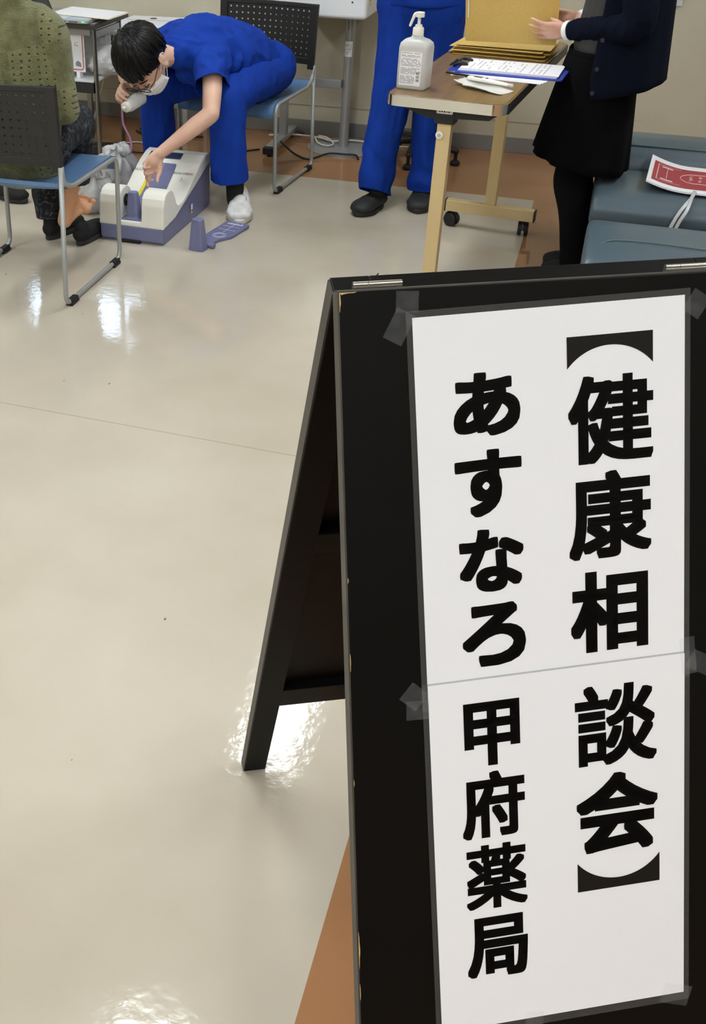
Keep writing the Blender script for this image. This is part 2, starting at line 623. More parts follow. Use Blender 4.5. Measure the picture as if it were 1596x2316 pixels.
# faint joint strip above the skirting
struct(MB().box((X0, YB - 0.003, 0.165), (X1, YB, 0.169)).build('trim_1', mat('panel_joint', (166, 160, 140), 0.6)))
for k, (a, bb, z0, z1) in enumerate(wins):
    w = thing('window_%d' % (k + 1), 'small daylight window high on the back wall', None, ((a + bb) / 2, YB + 0.06, z0))
    w['kind'] = 'structure'
    fr = MB()
    t = 0.012
    fr.box((a, YB + 0.03, z0), (a + t, YB + 0.09, z1)).box((bb - t, YB + 0.03, z0), (bb, YB + 0.09, z1))
    fr.box((a, YB + 0.03, z0), (bb, YB + 0.09, z0 + t)).box((a, YB + 0.03, z1 - t), (bb, YB + 0.09, z1))
    fr.build('window_frame', M_ALU, w, world=True)
    panes = [(a + t, -2.85), (-2.833, bb - t)] if k == 0 else [(a + t, bb - t)]
    if k == 0:
        MB().box((-2.85, YB + 0.03, z0), (-2.833, YB + 0.09, z1)).build('mullion', M_ALU, w, world=True)
    for p0, p1 in panes:
        MB().box((p0, YB + 0.058, z0 + t), (p1, YB + 0.062, z1 - t)).build('pane', M_GLASSW, w, world=True)

# ceiling lamps (recessed troffers); row farthest behind the viewer added to brighten the posters
li = 0
for lx in (-3.45, -1.04, 1.37):
    for ly in (-3.3, -0.78, 1.63, 4.28):
        g = 'fluorescent ceiling lamps'
        L = thing('ceiling_lamp', 'white fluorescent ceiling lamp, ' + ('row by the left wall', 'middle row', 'row by the right wall')[int((lx + 3.5) / 2.4)] + ', ' + ('farthest behind the viewer, added to brighten the posters', 'just behind the viewer', 'over the sign', 'nearest the back wall')[int((ly + 3.4) / 2.5)], 'lamp', (lx, ly, ZC - 0.03), 0, g)
        MB().box((-0.17, -0.63, 0.0), (0.17, 0.63, 0.03)).build('housing', M_LAMPBOX, L)
        MB().box((-0.14, -0.6, -0.008), (0.14, 0.6, 0.0)).build('diffuser', M_LAMP, L)

# ------------------------------------------------------------------ A-frame sign board
PSI, LEAN = 0.4847, 0.358
TX, TY, TZ = -0.2131, 0.9755, 1.2014
BW = 0.452
SIGN = thing('a_frame_sign', 'tall black wooden A-frame sign board standing in the foreground', 'sign', (TX, TY, 0), PSI)
ca, sa = cos(LEAN), sin(LEAN)


def front_mx():          # x across, y down the face, z out of the face (towards the viewer)
    return M(((1, 0, 0, 0), (0, -sa, -ca, 0), (0, -ca, sa, TZ), (0, 0, 0, 1)))


def rear_mx():           # x across, y down the leg, z inwards (towards the front panel)
    return M(((1, 0, 0, 0), (0, sa, -ca, 0.041), (0, -ca, -sa, TZ), (0, 0, 0, 1)))


FM, RM = front_mx(), rear_mx()
TH = 0.020
MB().box((0.002, 0, -TH), (BW - 0.002, 1.03, 0.0), FM).build('front_panel', M_BLACKWOOD, SIGN, bevel=0.0012, fix=True)
for xa in (0.002, BW - 0.044):
    MB().box((xa, 1.03, -TH), (xa + 0.042, TZ / ca - 0.007, 0), FM).build('leg', M_BLACKWOOD, SIGN, bevel=0.001, fix=True)
for xa in (0.0, BW - 0.002):
    MB().box((xa, 0.0, -TH), (xa + 0.002, TZ / ca - 0.007, -0.001), FM).build('edge_band', M_EDGE, SIGN, fix=True)
MB().box((0.002, -0.0015, -TH + 0.002), (BW - 0.002, 0.0, -0.001), FM).build('edge_band', M_EDGE, SIGN, fix=True)
LR = TZ / ca
for xa in (0.002, BW - 0.044):
    MB().box((xa, 0, 0), (xa + 0.042, LR - 0.0005, 0.024), RM).build('leg', M_BLACKWOOD, SIGN, bevel=0.001, fix=True)
for xa in (0.0, BW - 0.002):
    MB().box((xa, 0.002, 0.001), (xa + 0.002, LR - 0.001, 0.023), RM).build('edge_band', M_EDGE, SIGN, fix=True)
for y0, y1 in ((0.0, 0.05), (0.452, 0.498), (0.93, 0.99)):
    MB().box((0.044, y0, 0.0), (BW - 0.044, y1, 0.024), RM).build('rail', M_BLACKWOOD, SIGN, bevel=0.001, fix=True)
for y0, y1 in ((0.05, 0.452), (0.498, 0.93)):
    MB().box((0.044, y0, 0.0), (BW - 0.044, y1, 0.008), RM).build('panel', M_BLACKWOOD, SIGN, fix=True)
for xa in (0.02, BW - 0.09):
    h = MB()
    h.cyl((xa, 0.016, TZ + 0.001), (xa + 0.016, 0.016, TZ + 0.001), 0.0028, seg=12)
    h.cyl((xa + 0.0165, 0.016, TZ + 0.001), (xa + 0.052, 0.016, TZ + 0.001), 0.0028, seg=12)
    h.box((xa, 0.013, TZ - 0.012), (xa + 0.052, 0.019, TZ - 0.001))
    h.build('hinge', M_STEEL, SIGN, smooth='auto')
# worn paint showing bare wood along the left edge of the front panel
random.seed(3)
for (yy, ln, wd) in ((0.0, 0.020, 0.0018), (0.30, 0.006, 0.0010), (0.385, 0.02, 0.0008), (0.53, 0.008, 0.0009), (0.715, 0.045, 0.0014), (0.78, 0.02, 0.0009)):
    pl = []
    n_ = 7
    for i in range(n_ + 1):
        pl.append((0.0018 + wd * (0.45 + 0.55 * random.random()) * (1 - abs(2 * i / n_ - 1) ** 3 * 0.8), yy + ln * i / n_))
    pl = [(0.0018, yy)] + pl + [(0.0018, yy + ln)]
    MB().prism(pl, -0.0005, 0.0006, FM).build('paint_chip', M_CHIP, SIGN, fix=True)
pl = [(0.002, 0.0003), (0.020, 0.0003), (0.017, 0.0012), (0.011, 0.0013), (0.007, 0.0018), (0.004, 0.0026)]
MB().prism(pl, -0.0005, 0.0007, FM).build('paint_chip', M_CHIP, SIGN, fix=True)

# laminated posters taped on the sign
ROT = -0.0237
PS, PT = 0.0772, 0.030
POSTER_MX = M.Translation((TX, TY, 0)) @ M.Rotation(PSI, 4, 'Z') @ FM @ M.Translation((PS, PT, 0)) @ M.Rotation(ROT, 4, 'Z')
UP = {'あ': (0.0399, 0.1134, 0.0625, 0.1305, 0.045), 'す': (0.0391, 0.1133, 0.1449, 0.2176, 0.045), 'な': (0.0407, 0.1133, 0.2314, 0.3018, 0.045),
      'ろ': (0.0411, 0.1134, 0.3151, 0.3863, 0.045), '健': (0.1661, 0.2625, 0.0772, 0.1725, 0.026), '康': (0.1651, 0.2600, 0.1815, 0.2786, 0.029),
      '相': (0.1654, 0.2558, 0.2930, 0.3858, 0.036)}
LO = {'甲': (0.0388, 0.1033, 0.4266, 0.5021, 0.038), '府': (0.0335, 0.1070, 0.5093, 0.5892, 0.032), '薬': (0.0351, 0.1074, 0.5978, 0.6771, 0.027),
      '局': (0.0335, 0.1064, 0.6876, 0.7648, 0.036), '談': (0.1677, 0.2650, 0.4251, 0.5215, 0.024), '会': (0.1676, 0.2661, 0.5319, 0.6303, 0.034)}


def poster(label, y0, y1, zb, chars, bracket):
    o = thing('laminated_poster', label, 'poster', tuple(POSTER_MX @ V((0.15, y1, 0))), 0, 'laminated sheets on the black sign')
    MB().box((0, y0, zb + 0.0001), (0.2985, y1, zb + 0.0006), POSTER_MX).build('paper', M_PAPER, o, world=True, fix=True)
    f = MB()
    bt = 0.007 if y0 == 0 else 0.002
    lo, hi = (-0.0065, y0 - bt), (0.3050, y1 + 0.010)
    f.box((lo[0], lo[1], zb), (hi[0], y0, zb + 0.0005), POSTER_MX).box((lo[0], y1, zb), (hi[0], hi[1], zb + 0.0005), POSTER_MX)
    f.box((lo[0], y0, zb), (0, y1, zb + 0.0005), POSTER_MX).box((0.2985, y0, zb), (hi[0], y1, zb + 0.0005), POSTER_MX)
    f.build('laminate_border', M_FILM, o, world=True, fix=True)
    for ch, (a, b_, t0, t1, off) in chars.items():
        vs, fs = glyph(ch, 0.0)
        g = MB()
        r_ = off * (b_ - a)          # heavier strokes: the outline is thickened by r_ on every side
        ring = [(0, 0)]
        for q_ in range(24):
            a_ = 2 * pi * q_ / 24
            e_ = max(abs(cos(a_)), abs(sin(a_))) ** (1.0 if ord(ch) > 0x3100 else 0.75)
            ring.append((cos(a_) / e_, sin(a_) / e_))
        for sx, sy in ring:
            g.add([(a + r_ + x * (b_ - a - 2 * r_) + sx * r_, t1 - r_ + (t0 - t1 + 2 * r_) * y + sy * r_, zb + 0.0009) for x, y in vs], [f_[::-1] for f_ in fs], POSTER_MX)
        c = g.build('character', M_INK, o, world=True)
        c['label'] = 'bold black character ' + ch
    a, b_, t_flat, t_tip, t_arc = bracket
    n_ = 28
    mid = (a + b_) / 2
    hw = (b_ - a) / 2
    sag = t_tip - t_arc
    R_ = (hw * hw + sag * sag) / (2 * sag)
    sgn = 1 if sag > 0 else -1
    g = MB()
    vs, fs = [], []
    for i in range(n_ + 1):
        x = a + (b_ - a) * i / n_
        dx = x - mid
        drop = abs(R_) - math.sqrt(max(R_ * R_ - dx * dx, 0))
        vs.append((x, t_flat, zb + 0.0009))
        vs.append((x, t_arc + sgn * drop, zb + 0.0009))
    for i in range(n_):
        f_ = (2 * i, 2 * i + 1, 2 * i + 3, 2 * i + 2)
        fs.append(f_)
    g.add(vs, fs, POSTER_MX)
    c = g.build('character', M_INK, o, world=True, fix=True)
    c['label'] = 'black lenticular bracket'
    return o


poster('upper laminated white sheet with bold black Japanese lettering, bracket at its top', 0.0, 0.420, 0.0004, UP, (0.1658, 0.2622, 0.034, 0.068, 0.0455))
poster('lower laminated white sheet with bold black Japanese lettering, overlapping the upper one', 0.400, 0.826, 0.0016, LO, (0.168, 0.268, 0.6745, 0.6385, 0.6625))
TAPES = [(0.072, 0.013, 0.024, 0.022, 0.05, 'small square of clear tape above the upper poster\'s left corner'),
         (0.063, 0.038, 0.022, 0.034, 0.5, 'crooked clear tape beside the upper poster\'s top left corner'),
         (0.071, 0.440, 0.024, 0.024, 0.72, 'diamond-set clear tape left of the two posters\' overlap'),
         (0.075, 0.456, 0.026, 0.022, 0.02, 'crumpled clear tape just under the diamond-set piece of tape'),
         (0.388, 0.033, 0.022, 0.026, 0.6, 'clear tape at the upper poster\'s top right corner'),
         (0.389, 0.426, 0.018, 0.044, -0.1, 'clear tape over the right end of the posters\' overlap'),
         (0.407, 0.437, 0.036, 0.022, 0.5, 'slanting clear tape at the frame\'s right edge beside the overlap'),
         (0.385, 0.850, 0.036, 0.026, 0.3, 'clear tape on the lower poster\'s bottom right corner'),
         (0.208, 0.862, 0.022, 0.034, 0.1, 'clear tape under the middle of the lower poster\'s bottom edge')]
for x, y, w_, h_, ro, lb in TAPES:
    mx_ = M.Translation((TX, TY, 0)) @ M.Rotation(PSI, 4, 'Z') @ FM @ M.Translation((x, y, 0.0028)) @ M.Rotation(ro, 4, 'Z')
    t = MB()
    nx, ny = 6, 6
    vs = [((i / nx - 0.5) * w_, (j / ny - 0.5) * h_, 0.0007 * NZ.noise(V((i * 0.7 + x * 90, j * 0.7 + y * 50, 3)))) for j in range(ny + 1) for i in range(nx + 1)]
    fs = [(j * (nx + 1) + i, j * (nx + 1) + i + 1, (j + 1) * (nx + 1) + i + 1, (j + 1) * (nx + 1) + i) for j in range(ny) for i in range(nx)]
    t.add(vs, fs, mx_)
    o = t.build('tape_piece', M_TAPE, smooth=True)
    tag(o, lb, 'tape', 'clear tape on the black sign')

# ------------------------------------------------------------------ stacking chairs
def make_chair(name, label):
    """sled-base chair, front towards local -y"""
    c = thing(name, label, 'chair', (0, 0, 0), 0, 'blue sled-base stacking chairs')
    hw = 0.255
    for s in (-1, 1):
        x = s * hw
        p = arc_path([(x, 0.228, 0.53), (x, 0.222, 0.47), (x, 0.155, 0.438), (x, -0.265, 0.436), (x, -0.255, 0.014), (x, 0.268, 0.014), (x, 0.234, 0.53)], 0.045, 6)
        MB().tube(p, 0.0095, 10).build('side_frame', M_GREYTUBE, c, smooth=True)
        for fy in (-0.20, 0.212):
            f = MB()
            f.box((x - 0.014, fy - 0.032, 0.0), (x + 0.014, fy + 0.032, 0.012)).box((x - 0.012, fy - 0.03, 0.012), (x + 0.012, fy + 0.03, 0.024))
            f.build('foot_pad', M_RUBBER, c, bevel=0.003)
    b = MB()
    b.cyl((-hw, -0.17, 0.418), (hw, -0.17, 0.418), 0.008, seg=8)
    b.build('cross_bar', M_GREYTUBE, c, smooth=True)
    # seat: thin moulded shell with a waterfall front
    prof = [(0.205, 0.458), (0.19, 0.449), (0.12, 0.442), (0.0, 0.440), (-0.15, 0.446), (-0.23, 0.446), (-0.27, 0.432), (-0.287, 0.408), (-0.292, 0.388)]
    n = 13
    vs, fs = [], []
    for j, (y, z) in enumerate(prof):
        for i in range(n):
            u = i / (n - 1) * 2 - 1
            dish = 0.012 * (1 - u * u) * (1 if 0 < j < 6 else 0.3)
            vs.append((u * (hw - 0.006), y, z - dish + 0.004))
    m = len(vs)
    vs += [(x, y + 0.004, z - 0.014) for x, y, z in vs]
    R_ = len(prof)
    for j in range(R_ - 1):
        for i in range(n - 1):
            a = j * n + i
            fs.append((a, a + 1, a + n + 1, a + n))
            fs.append((m + a, m + a + n, m + a + n + 1, m + a + 1))
    for j in range(R_ - 1):
        for i in (0, n - 1):
            a = j * n + i
            fs.append((a, a + n, m + a + n, m + a))
    for i in range(n - 1):
        for j in (0, R_ - 1):
            a = j * n + i
            fs.append((a, a + 1, m + a + 1, m + a))
    MB().add(vs, fs).build('seat', M_BLUESEAT, c, smooth='auto', fix=True)
    # backrest: curved plastic panel with real perforations
    z0, z1 = 0.525, 0.815
    half = 0.264
    cols, rows = 15, 8

    def bp(u, v):          # u in -1..1 across, v in 0..1 up
        return (u * half * (1.0 - 0.02 * (1 - v)), 0.224 + 0.022 * v + 0.028 * (1 - u * u), z0 + (z1 - z0) * v + 0.004 * (1 - u * u) * (1 if v > .5 else -1) * 0)
    vs, fs = [], []
    u0, u1, v0, v1 = -0.86, 0.86, 0.13, 0.93
    for r in range(rows):
        for q in range(cols):
            a0 = u0 + (u1 - u0) * q / cols
            a1 = u0 + (u1 - u0) * (q + 1) / cols
            b0 = v0 + (v1 - v0) * r / rows
            b1 = v0 + (v1 - v0) * (r + 1) / rows
            cu, cv = (a0 + a1) / 2, (b0 + b1) / 2
            outer = [(a0, b0), (cu, b0), (a1, b0), (a1, cv), (a1, b1), (cu, b1), (a0, b1), (a0, cv)]
            hu, hv = (a1 - a0) * 0.17, (b1 - b0) * 0.15
            inner = [(cu - hu * .75, cv - hv * .75), (cu, cv - hv), (cu + hu * .75, cv - hv * .75), (cu + hu, cv), (cu + hu * .75, cv + hv * .75), (cu, cv + hv), (cu - hu * .75, cv + hv * .75), (cu - hu, cv)]
            k = len(vs)
            vs += [bp(*p) for p in outer] + [bp(*p) for p in inner]
            fs += [(k + i, k + (i + 1) % 8, k + 8 + (i + 1) % 8, k + 8 + i) for i in range(8)]
    p = MB().add(vs, fs).build('backrest', M_DRKPLASTIC if 'green' in label else M_BLKPLASTIC, c)
    so = p.modifiers.new('solid', 'SOLIDIFY')
    so.thickness = 0.006
    so.offset = 0
    rim = MB()

    def strip(ua, ub, va, vb, t, nu=14):
        k = len(rim.v)
        for i in range(nu + 1):
            u = ua + (ub - ua) * i / nu
            for v in (va, vb):
                x, y, z = bp(u, v)
                rim.v += [(x, y - t, z), (x, y + t, z)]
        for i in range(nu):
            a = k + i * 4
            rim.f += [(a, a + 4, a + 6, a + 2), (a + 1, a + 3, a + 7, a + 5), (a, a + 1, a + 5, a + 4), (a + 2, a + 6, a + 7, a + 3)]
        e = k + nu * 4
        rim.f += [(k, k + 2, k + 3, k + 1), (e, e + 1, e + 3, e + 2)]
    strip(-1, 1, 0.93, 1.0, 0.006)
    strip(-1, 1, 0.02, 0.13, 0.005)
    strip(-1, -0.86, -0.05, 1.0, 0.011, 3)
    strip(0.86, 1, -0.05, 1.0, 0.011, 3)
    rim.build('backrest_rim', M_DRKPLASTIC if 'green' in label else M_BLKPLASTIC, c, fix=True, bevel=0.003)
    return c


CH1 = make_chair('stacking_chair', 'blue-seated black-backed stacking chair in which the person in green sits')
CH1.location = (-2.016, 3.553, 0)
CH1.rotation_euler = (0, 0, RAD(180 + 1.2))
CH2 = copy_tree(CH1)
for ch in CH2.children:
    if ch.name.startswith('backrest'):
        ch.data = ch.data.copy()
        ch.data.materials[0] = M_BLKPLASTIC
CH2['label'] = 'blue-seated black-backed stacking chair under the bending person in blue scrubs'
CH2.location = (-1.640, 5.15, 0)
CH2.rotation_euler = (0, 0, RAD(-5.5))

# ------------------------------------------------------------------ heel ultrasound device
DEV = thing('bone_densitometer', 'white and lavender heel bone densitometer on the floor', 'medical device', (-1.805, 4.03, 0))


def xprism(mb, prof, x0, x1):
    """profile in (y,z) extruded along x"""
    n = len(prof)
    vs = [(x0, y, z) for y, z in prof] + [(x1, y, z) for y, z in prof]
    fs = [tuple(range(n)), tuple(range(n, 2 * n))[::-1]] + [(i, n + i, n + (i + 1) % n, (i + 1) % n) for i in range(n)]
    return mb.add(vs, fs)


slope = [(0.205, 0.127), (0.24, 0.132), (0.30, 0.156), (0.38, 0.198), (0.46, 0.234), (0.53, 0.255), (0.575, 0.258), (0.602, 0.246), (0.61, 0.225)]
under = [(0.605, 0.215), (0.40, 0.155), (0.14, 0.082), (0.0, 0.072)]
ear = [(-0.006, 0.076), (0.004, 0.17), (0.014, 0.200), (0.032, 0.218), (0.06, 0.226), (0.095, 0.224), (0.122, 0.208), (0.142, 0.178), (0.158, 0.146), (0.176, 0.131)]
w = MB()
xprism(w, ear + slope + under, -0.150, -0.055)
xprism(w, ear + slope + under, 0.047, 0.150)
xprism(w, [(0.15, 0.09), (0.176, 0.125)] + slope + [(0.605, 0.215), (0.40, 0.155), (0.16, 0.08)], -0.06, 0.05)
xprism(w, [(-0.006, 0.074), (-0.002, 0.096), (0.03, 0.098), (0.16, 0.10), (0.16, 0.074)], -0.06, 0.05)
blob(w, 'cover', M_WHITEPL, DEV, 0.0035, 4, world=False)
w = MB()
xprism(w, [(0.012, 0.0), (-0.004, 0.015), (-0.007, 0.076), (0.14, 0.088), (0.60, 0.226), (0.604, 0.03), (0.59, 0.0)], -0.146, 0.146)
base = blob(w, 'base', M_LAV, DEV, 0.004, 5, world=False)
MB().box((-0.05, -0.0105, 0.0), (0.04, 0.05, 0.014)).build('recess_shade', M_RUBBER, DEV, bevel=0.002)  # dark block painted in for the shade of the front cut-out
# foot plate on the slope
fp = MB()
path = [(y, z + 0.0075) for y, z in ((0.10, 0.100), (0.15, 0.112), (0.205, 0.1285), (0.24, 0.133), (0.30, 0.157), (0.38, 0.199), (0.44, 0.226))]
hw_ = [0.050, 0.050, 0.050, 0.05, 0.05, 0.05, 0.046]
vs, fs = [], []
for (y, z), h in zip(path, hw_):
    vs += [(-0.005 - h, y, z), (-0.005 + h, y, z), (-0.005 + h, y, z - 0.012), (-0.005 - h, y, z - 0.012)]
for i in range(len(path) - 1):
    a = 4 * i
    for k in range(4):
        fs.append((a + k, a + (k + 1) % 4, a + 4 + (k + 1) % 4, a + 4 + k))
fs += [(0, 1, 2, 3), tuple(len(vs) - 4 + k for k in (3, 2, 1, 0))]
FP = MB().add(vs, fs).build('foot_plate', M_LAV, DEV, bevel=0.004, fix=True, smooth=False)
hc = MB()
hc.prism(rrect(-0.042, 0.014, 0.030, 0.075, 0.02), 0.085, 0.212, top=rrect(-0.030, 0.036, 0.012, 0.072, 0.016))
hc.box((-0.053, 0.008, 0.08), (0.045, 0.14, 0.104))
blob(hc, 'heel_cup', M_LAV, DEV, 0.003, 4, world=False)
for x in (-0.0545, 0.0465):
    r = MB()
    r.cyl((x - 0.004, 0.075, 0.165), (x + 0.006, 0.075, 0.165), 0.026, seg=24)
    tr = r.build('transducer', M_RUBBER, DEV, smooth='auto')
    MB().cyl((x - 0.006, 0.075, 0.165), (x + 0.012, 0.075, 0.165), 0.016, 0.012, seg=20).build('probe_tip', M_BLKPLASTIC, tr, smooth='auto')
# printed outline of a foot
fo = MB()
pts = []
for i in range(28):
    a = 2 * pi * i / 28
    pts.append((-0.005 + 0.026 * cos(a), 0.19 + 0.03 * sin(a)))
for rr in (0.8, 1.0):
    P_ = [(-0.005 + (x + 0.005) * rr, 0.185 + (y - 0.19) * rr, 0.1255 + (0.185 + (y - 0.19) * rr - 0.185) * 0.5 + 0.009) for x, y in pts]
    fo.tube(P_, 0.0007, 5, closed=True)
for k in range(3):
    yy = 0.40 + k * 0.012
    zz = 0.209 + k * 0.0062 + 0.0072
    fo.box((-0.035, yy, zz), (-0.012, yy + 0.003, zz + 0.0008))
fo.build('printed_marks', M_WHITEINK, FP)['kind'] = 'stuff'
ST = MB()
vs, fs = [], []
yy = [0.205, 0.24, 0.30, 0.38, 0.44]
zz = [0.127, 0.132, 0.156, 0.198, 0.2255]
for y, z in zip(yy, zz):
    vs += [(-0.072, y, z + 0.006), (-0.0575, y, z + 0.006)]
fs = [(2 * i, 2 * i + 1, 2 * i + 3, 2 * i + 2) for i in range(4)]
RUL = MB().add(vs, fs).build('ruler_strip', M_YEL, DEV)
rm = MB()
for k in range(22):
    t = k / 22
    y = 0.212 + 0.22 * t
    i = max(j for j in range(4) if yy[j] <= y)
    z = zz[i] + (zz[i + 1] - zz[i]) * (y - yy[i]) / (yy[i + 1] - yy[i]) + 0.0064
    rm.box((-0.070, y, z), (-0.066 if k % 5 else -0.062, y + 0.0014, z + 0.0003))
rm.build('ruler_marks', M_GREYINK, RUL)['kind'] = 'stuff'
# display and key strip near the back edge
sl = RAD(16)
dmx = M.Translation((-0.03, 0.50, 0.2505)) @ M.Rotation(sl, 4, 'X')
MB().box((-0.085, -0.024, 0), (0.075, 0.022, 0.002), dmx).build('display', M_LCD, DEV, bevel=0.001)
MB().box((0.02, 0.028, 0), (0.075, 0.036, 0.004), dmx).build('key_strip', mat('ivory_key', (236, 236, 214), 0.4), DEV, bevel=0.001)
lb = MB().box((0.151, 0.33, 0.06), (0.152, 0.35, 0.085)).build('rating_label', M_SHEET, DEV)
st = MB().box((0.151, 0.333, 0.042), (0.152, 0.345, 0.052)).build('warning_label', M_YEL, DEV)


def word(txt, size, mx_, m, parent, name='lettering', offset=0.0):
    c = bpy.data.curves.new('word', 'FONT')
    c.body = txt
    c.size = size
    c.align_x = 'CENTER'
    c.resolution_u = 3
    o = bpy.data.objects.new('word', c)
    COL.objects.link(o)
    dg = bpy.context.evaluated_depsgraph_get()
    me = bpy.data.meshes.new_from_object(o.evaluated_get(dg))
    bpy.data.objects.remove(o)
    me.transform(mx_)
    me.materials.clear()
    return link(me, name, m, parent)


tilt = RAD(27.5)
word('ALOKA', 0.024, M.Translation((-0.112, 0.385, 0.2045)) @ M.Rotation(tilt, 4, 'X') @ M.Diagonal((1.0, 0.8, 1, 1)), M_GREYINK, DEV)
word('AOS-100', 0.020, M.Translation((0.082, 0.385, 0.2045)) @ M.Rotation(tilt, 4, 'X') @ M.Diagonal((1, 0.8, 1, 1)), M_GREYINK, DEV)
word('SA', 0.020, M.Translation((0.129, 0.385, 0.2045)) @ M.Rotation(tilt, 4, 'X') @ M.Diagonal((1, 0.8, 1, 1)), M_REDINK, DEV)
sk = MB().box((-0.010, -0.010, 0), (0.010, 0.012, 0.0006), M.Translation((0.098, 0.355, 0.1885)) @ M.Rotation(tilt, 4, 'X')).build('number_sticker', M_SHEET, DEV)
word('2', 0.020, M.Translation((0.098, 0.350, 0.1872)) @ M.Rotation(tilt, 4, 'X'), M_INK, sk)

# loose foot plate lying on the floor
ACC = thing('foot_plate_insert', 'loose lavender heel plate lying on the floor beside the white shoe', 'foot plate', (-1.505, 4.05, 0), RAD(-10))
a_ = MB()
a_.prism(rrect(-0.036, -0.028, 0.036, 0.03, 0.012), 0.0, 0.135, top=rrect(-0.026, -0.018, 0.022, 0.022, 0.012))
blob(a_, 'heel_block', M_LAV, ACC, 0.003, 4, world=False)
pl = [(-0.05, 0.14), (-0.052, 0.34), (-0.045, 0.352), (0.06, 0.352), (0.068, 0.34), (0.066, 0.18), (0.035, 0.115), (0.03, 0.03), (-0.03, 0.03)]
PLT = MB().prism(pl, 0.0, 0.014).build('plate', M_LAV, ACC, bevel=0.003, fix=True)
MB().cyl((0.03, 0.04, 0.012), (0.058, 0.04, 0.012), 0.012, seg=14).build('peg', M_LAV, ACC, smooth='auto', bevel=0.002)
pm = MB()
ring = [(0.012 + 0.030 * cos(2 * pi * i / 24), 0.165 + 0.03 * sin(2 * pi * i / 24), 0.0145) for i in range(24)]
pm.tube(ring, 0.0009, 5, closed=True)
pm.tube([(0.012 + (x - 0.012) * .7, 0.165 + (y - .165) * .7, z) for x, y, z in ring], 0.0009, 5, closed=True)
for yy_ in (0.24, 0.285):
    pm.box((-0.035, yy_, 0.014), (0.05, yy_ + 0.0016, 0.0148))
pm.box((0.006, 0.21, 0.014), (0.0076, 0.325, 0.0148))
for k in range(6):
    pm.box((-0.03 + 0.013 * k, 0.315, 0.014), (-0.022 + 0.013 * k, 0.328 + 0.004 * (k % 2), 0.0148))
pm.build('printed_marks', M_WHITEINK, PLT)['kind'] = 'stuff'

# ------------------------------------------------------------------ over-bed table
TAB = thing('overbed_table', 'long wood-topped overbed table with chrome rim and champagne metal legs', 'table', (-0.475, 3.63, 0), RAD(-6))
TL, TWD = 1.24, 0.41
MB().prism(rrect(-TWD / 2 + .004, 0.004, TWD / 2 - .004, TL - .004, 0.045), 0.772, 0.80).build('table_top', M_WOODTOP, TAB, bevel=0.003, fix=True)
rimp = [(x, y, 0) for x, y in rrect(-TWD / 2, 0, TWD / 2, TL, 0.048, 8)]
vs, fs = [], []
for i, (x, y, _) in enumerate(rimp):
    nx_, ny_ = x - max(-TWD / 2 + .048, min(TWD / 2 - .048, x)), y - max(.048, min(TL - .048, y))
    vs += [(x, y, 0.764), (x, y, 0.7985)]
n = len(rimp)
k0 = len(vs)
vs += [(x * (1 - 0.012), 0.62 + (y - 0.62) * (1 - 0.0045), z) for x, y, z in vs]
for i in range(n):
    a, b2 = 2 * i, 2 * ((i + 1) % n)
    fs += [(a, b2, b2 + 1, a + 1), (k0 + a, k0 + a + 1, k0 + b2 + 1, k0 + b2), (a + 1, b2 + 1, k0 + b2 + 1, k0 + a + 1), (a, k0 + a, k0 + b2, b2)]
me_rim = MB().add(vs, fs).build('rim_band', M_CHROME, TAB, fix=True, smooth='auto')
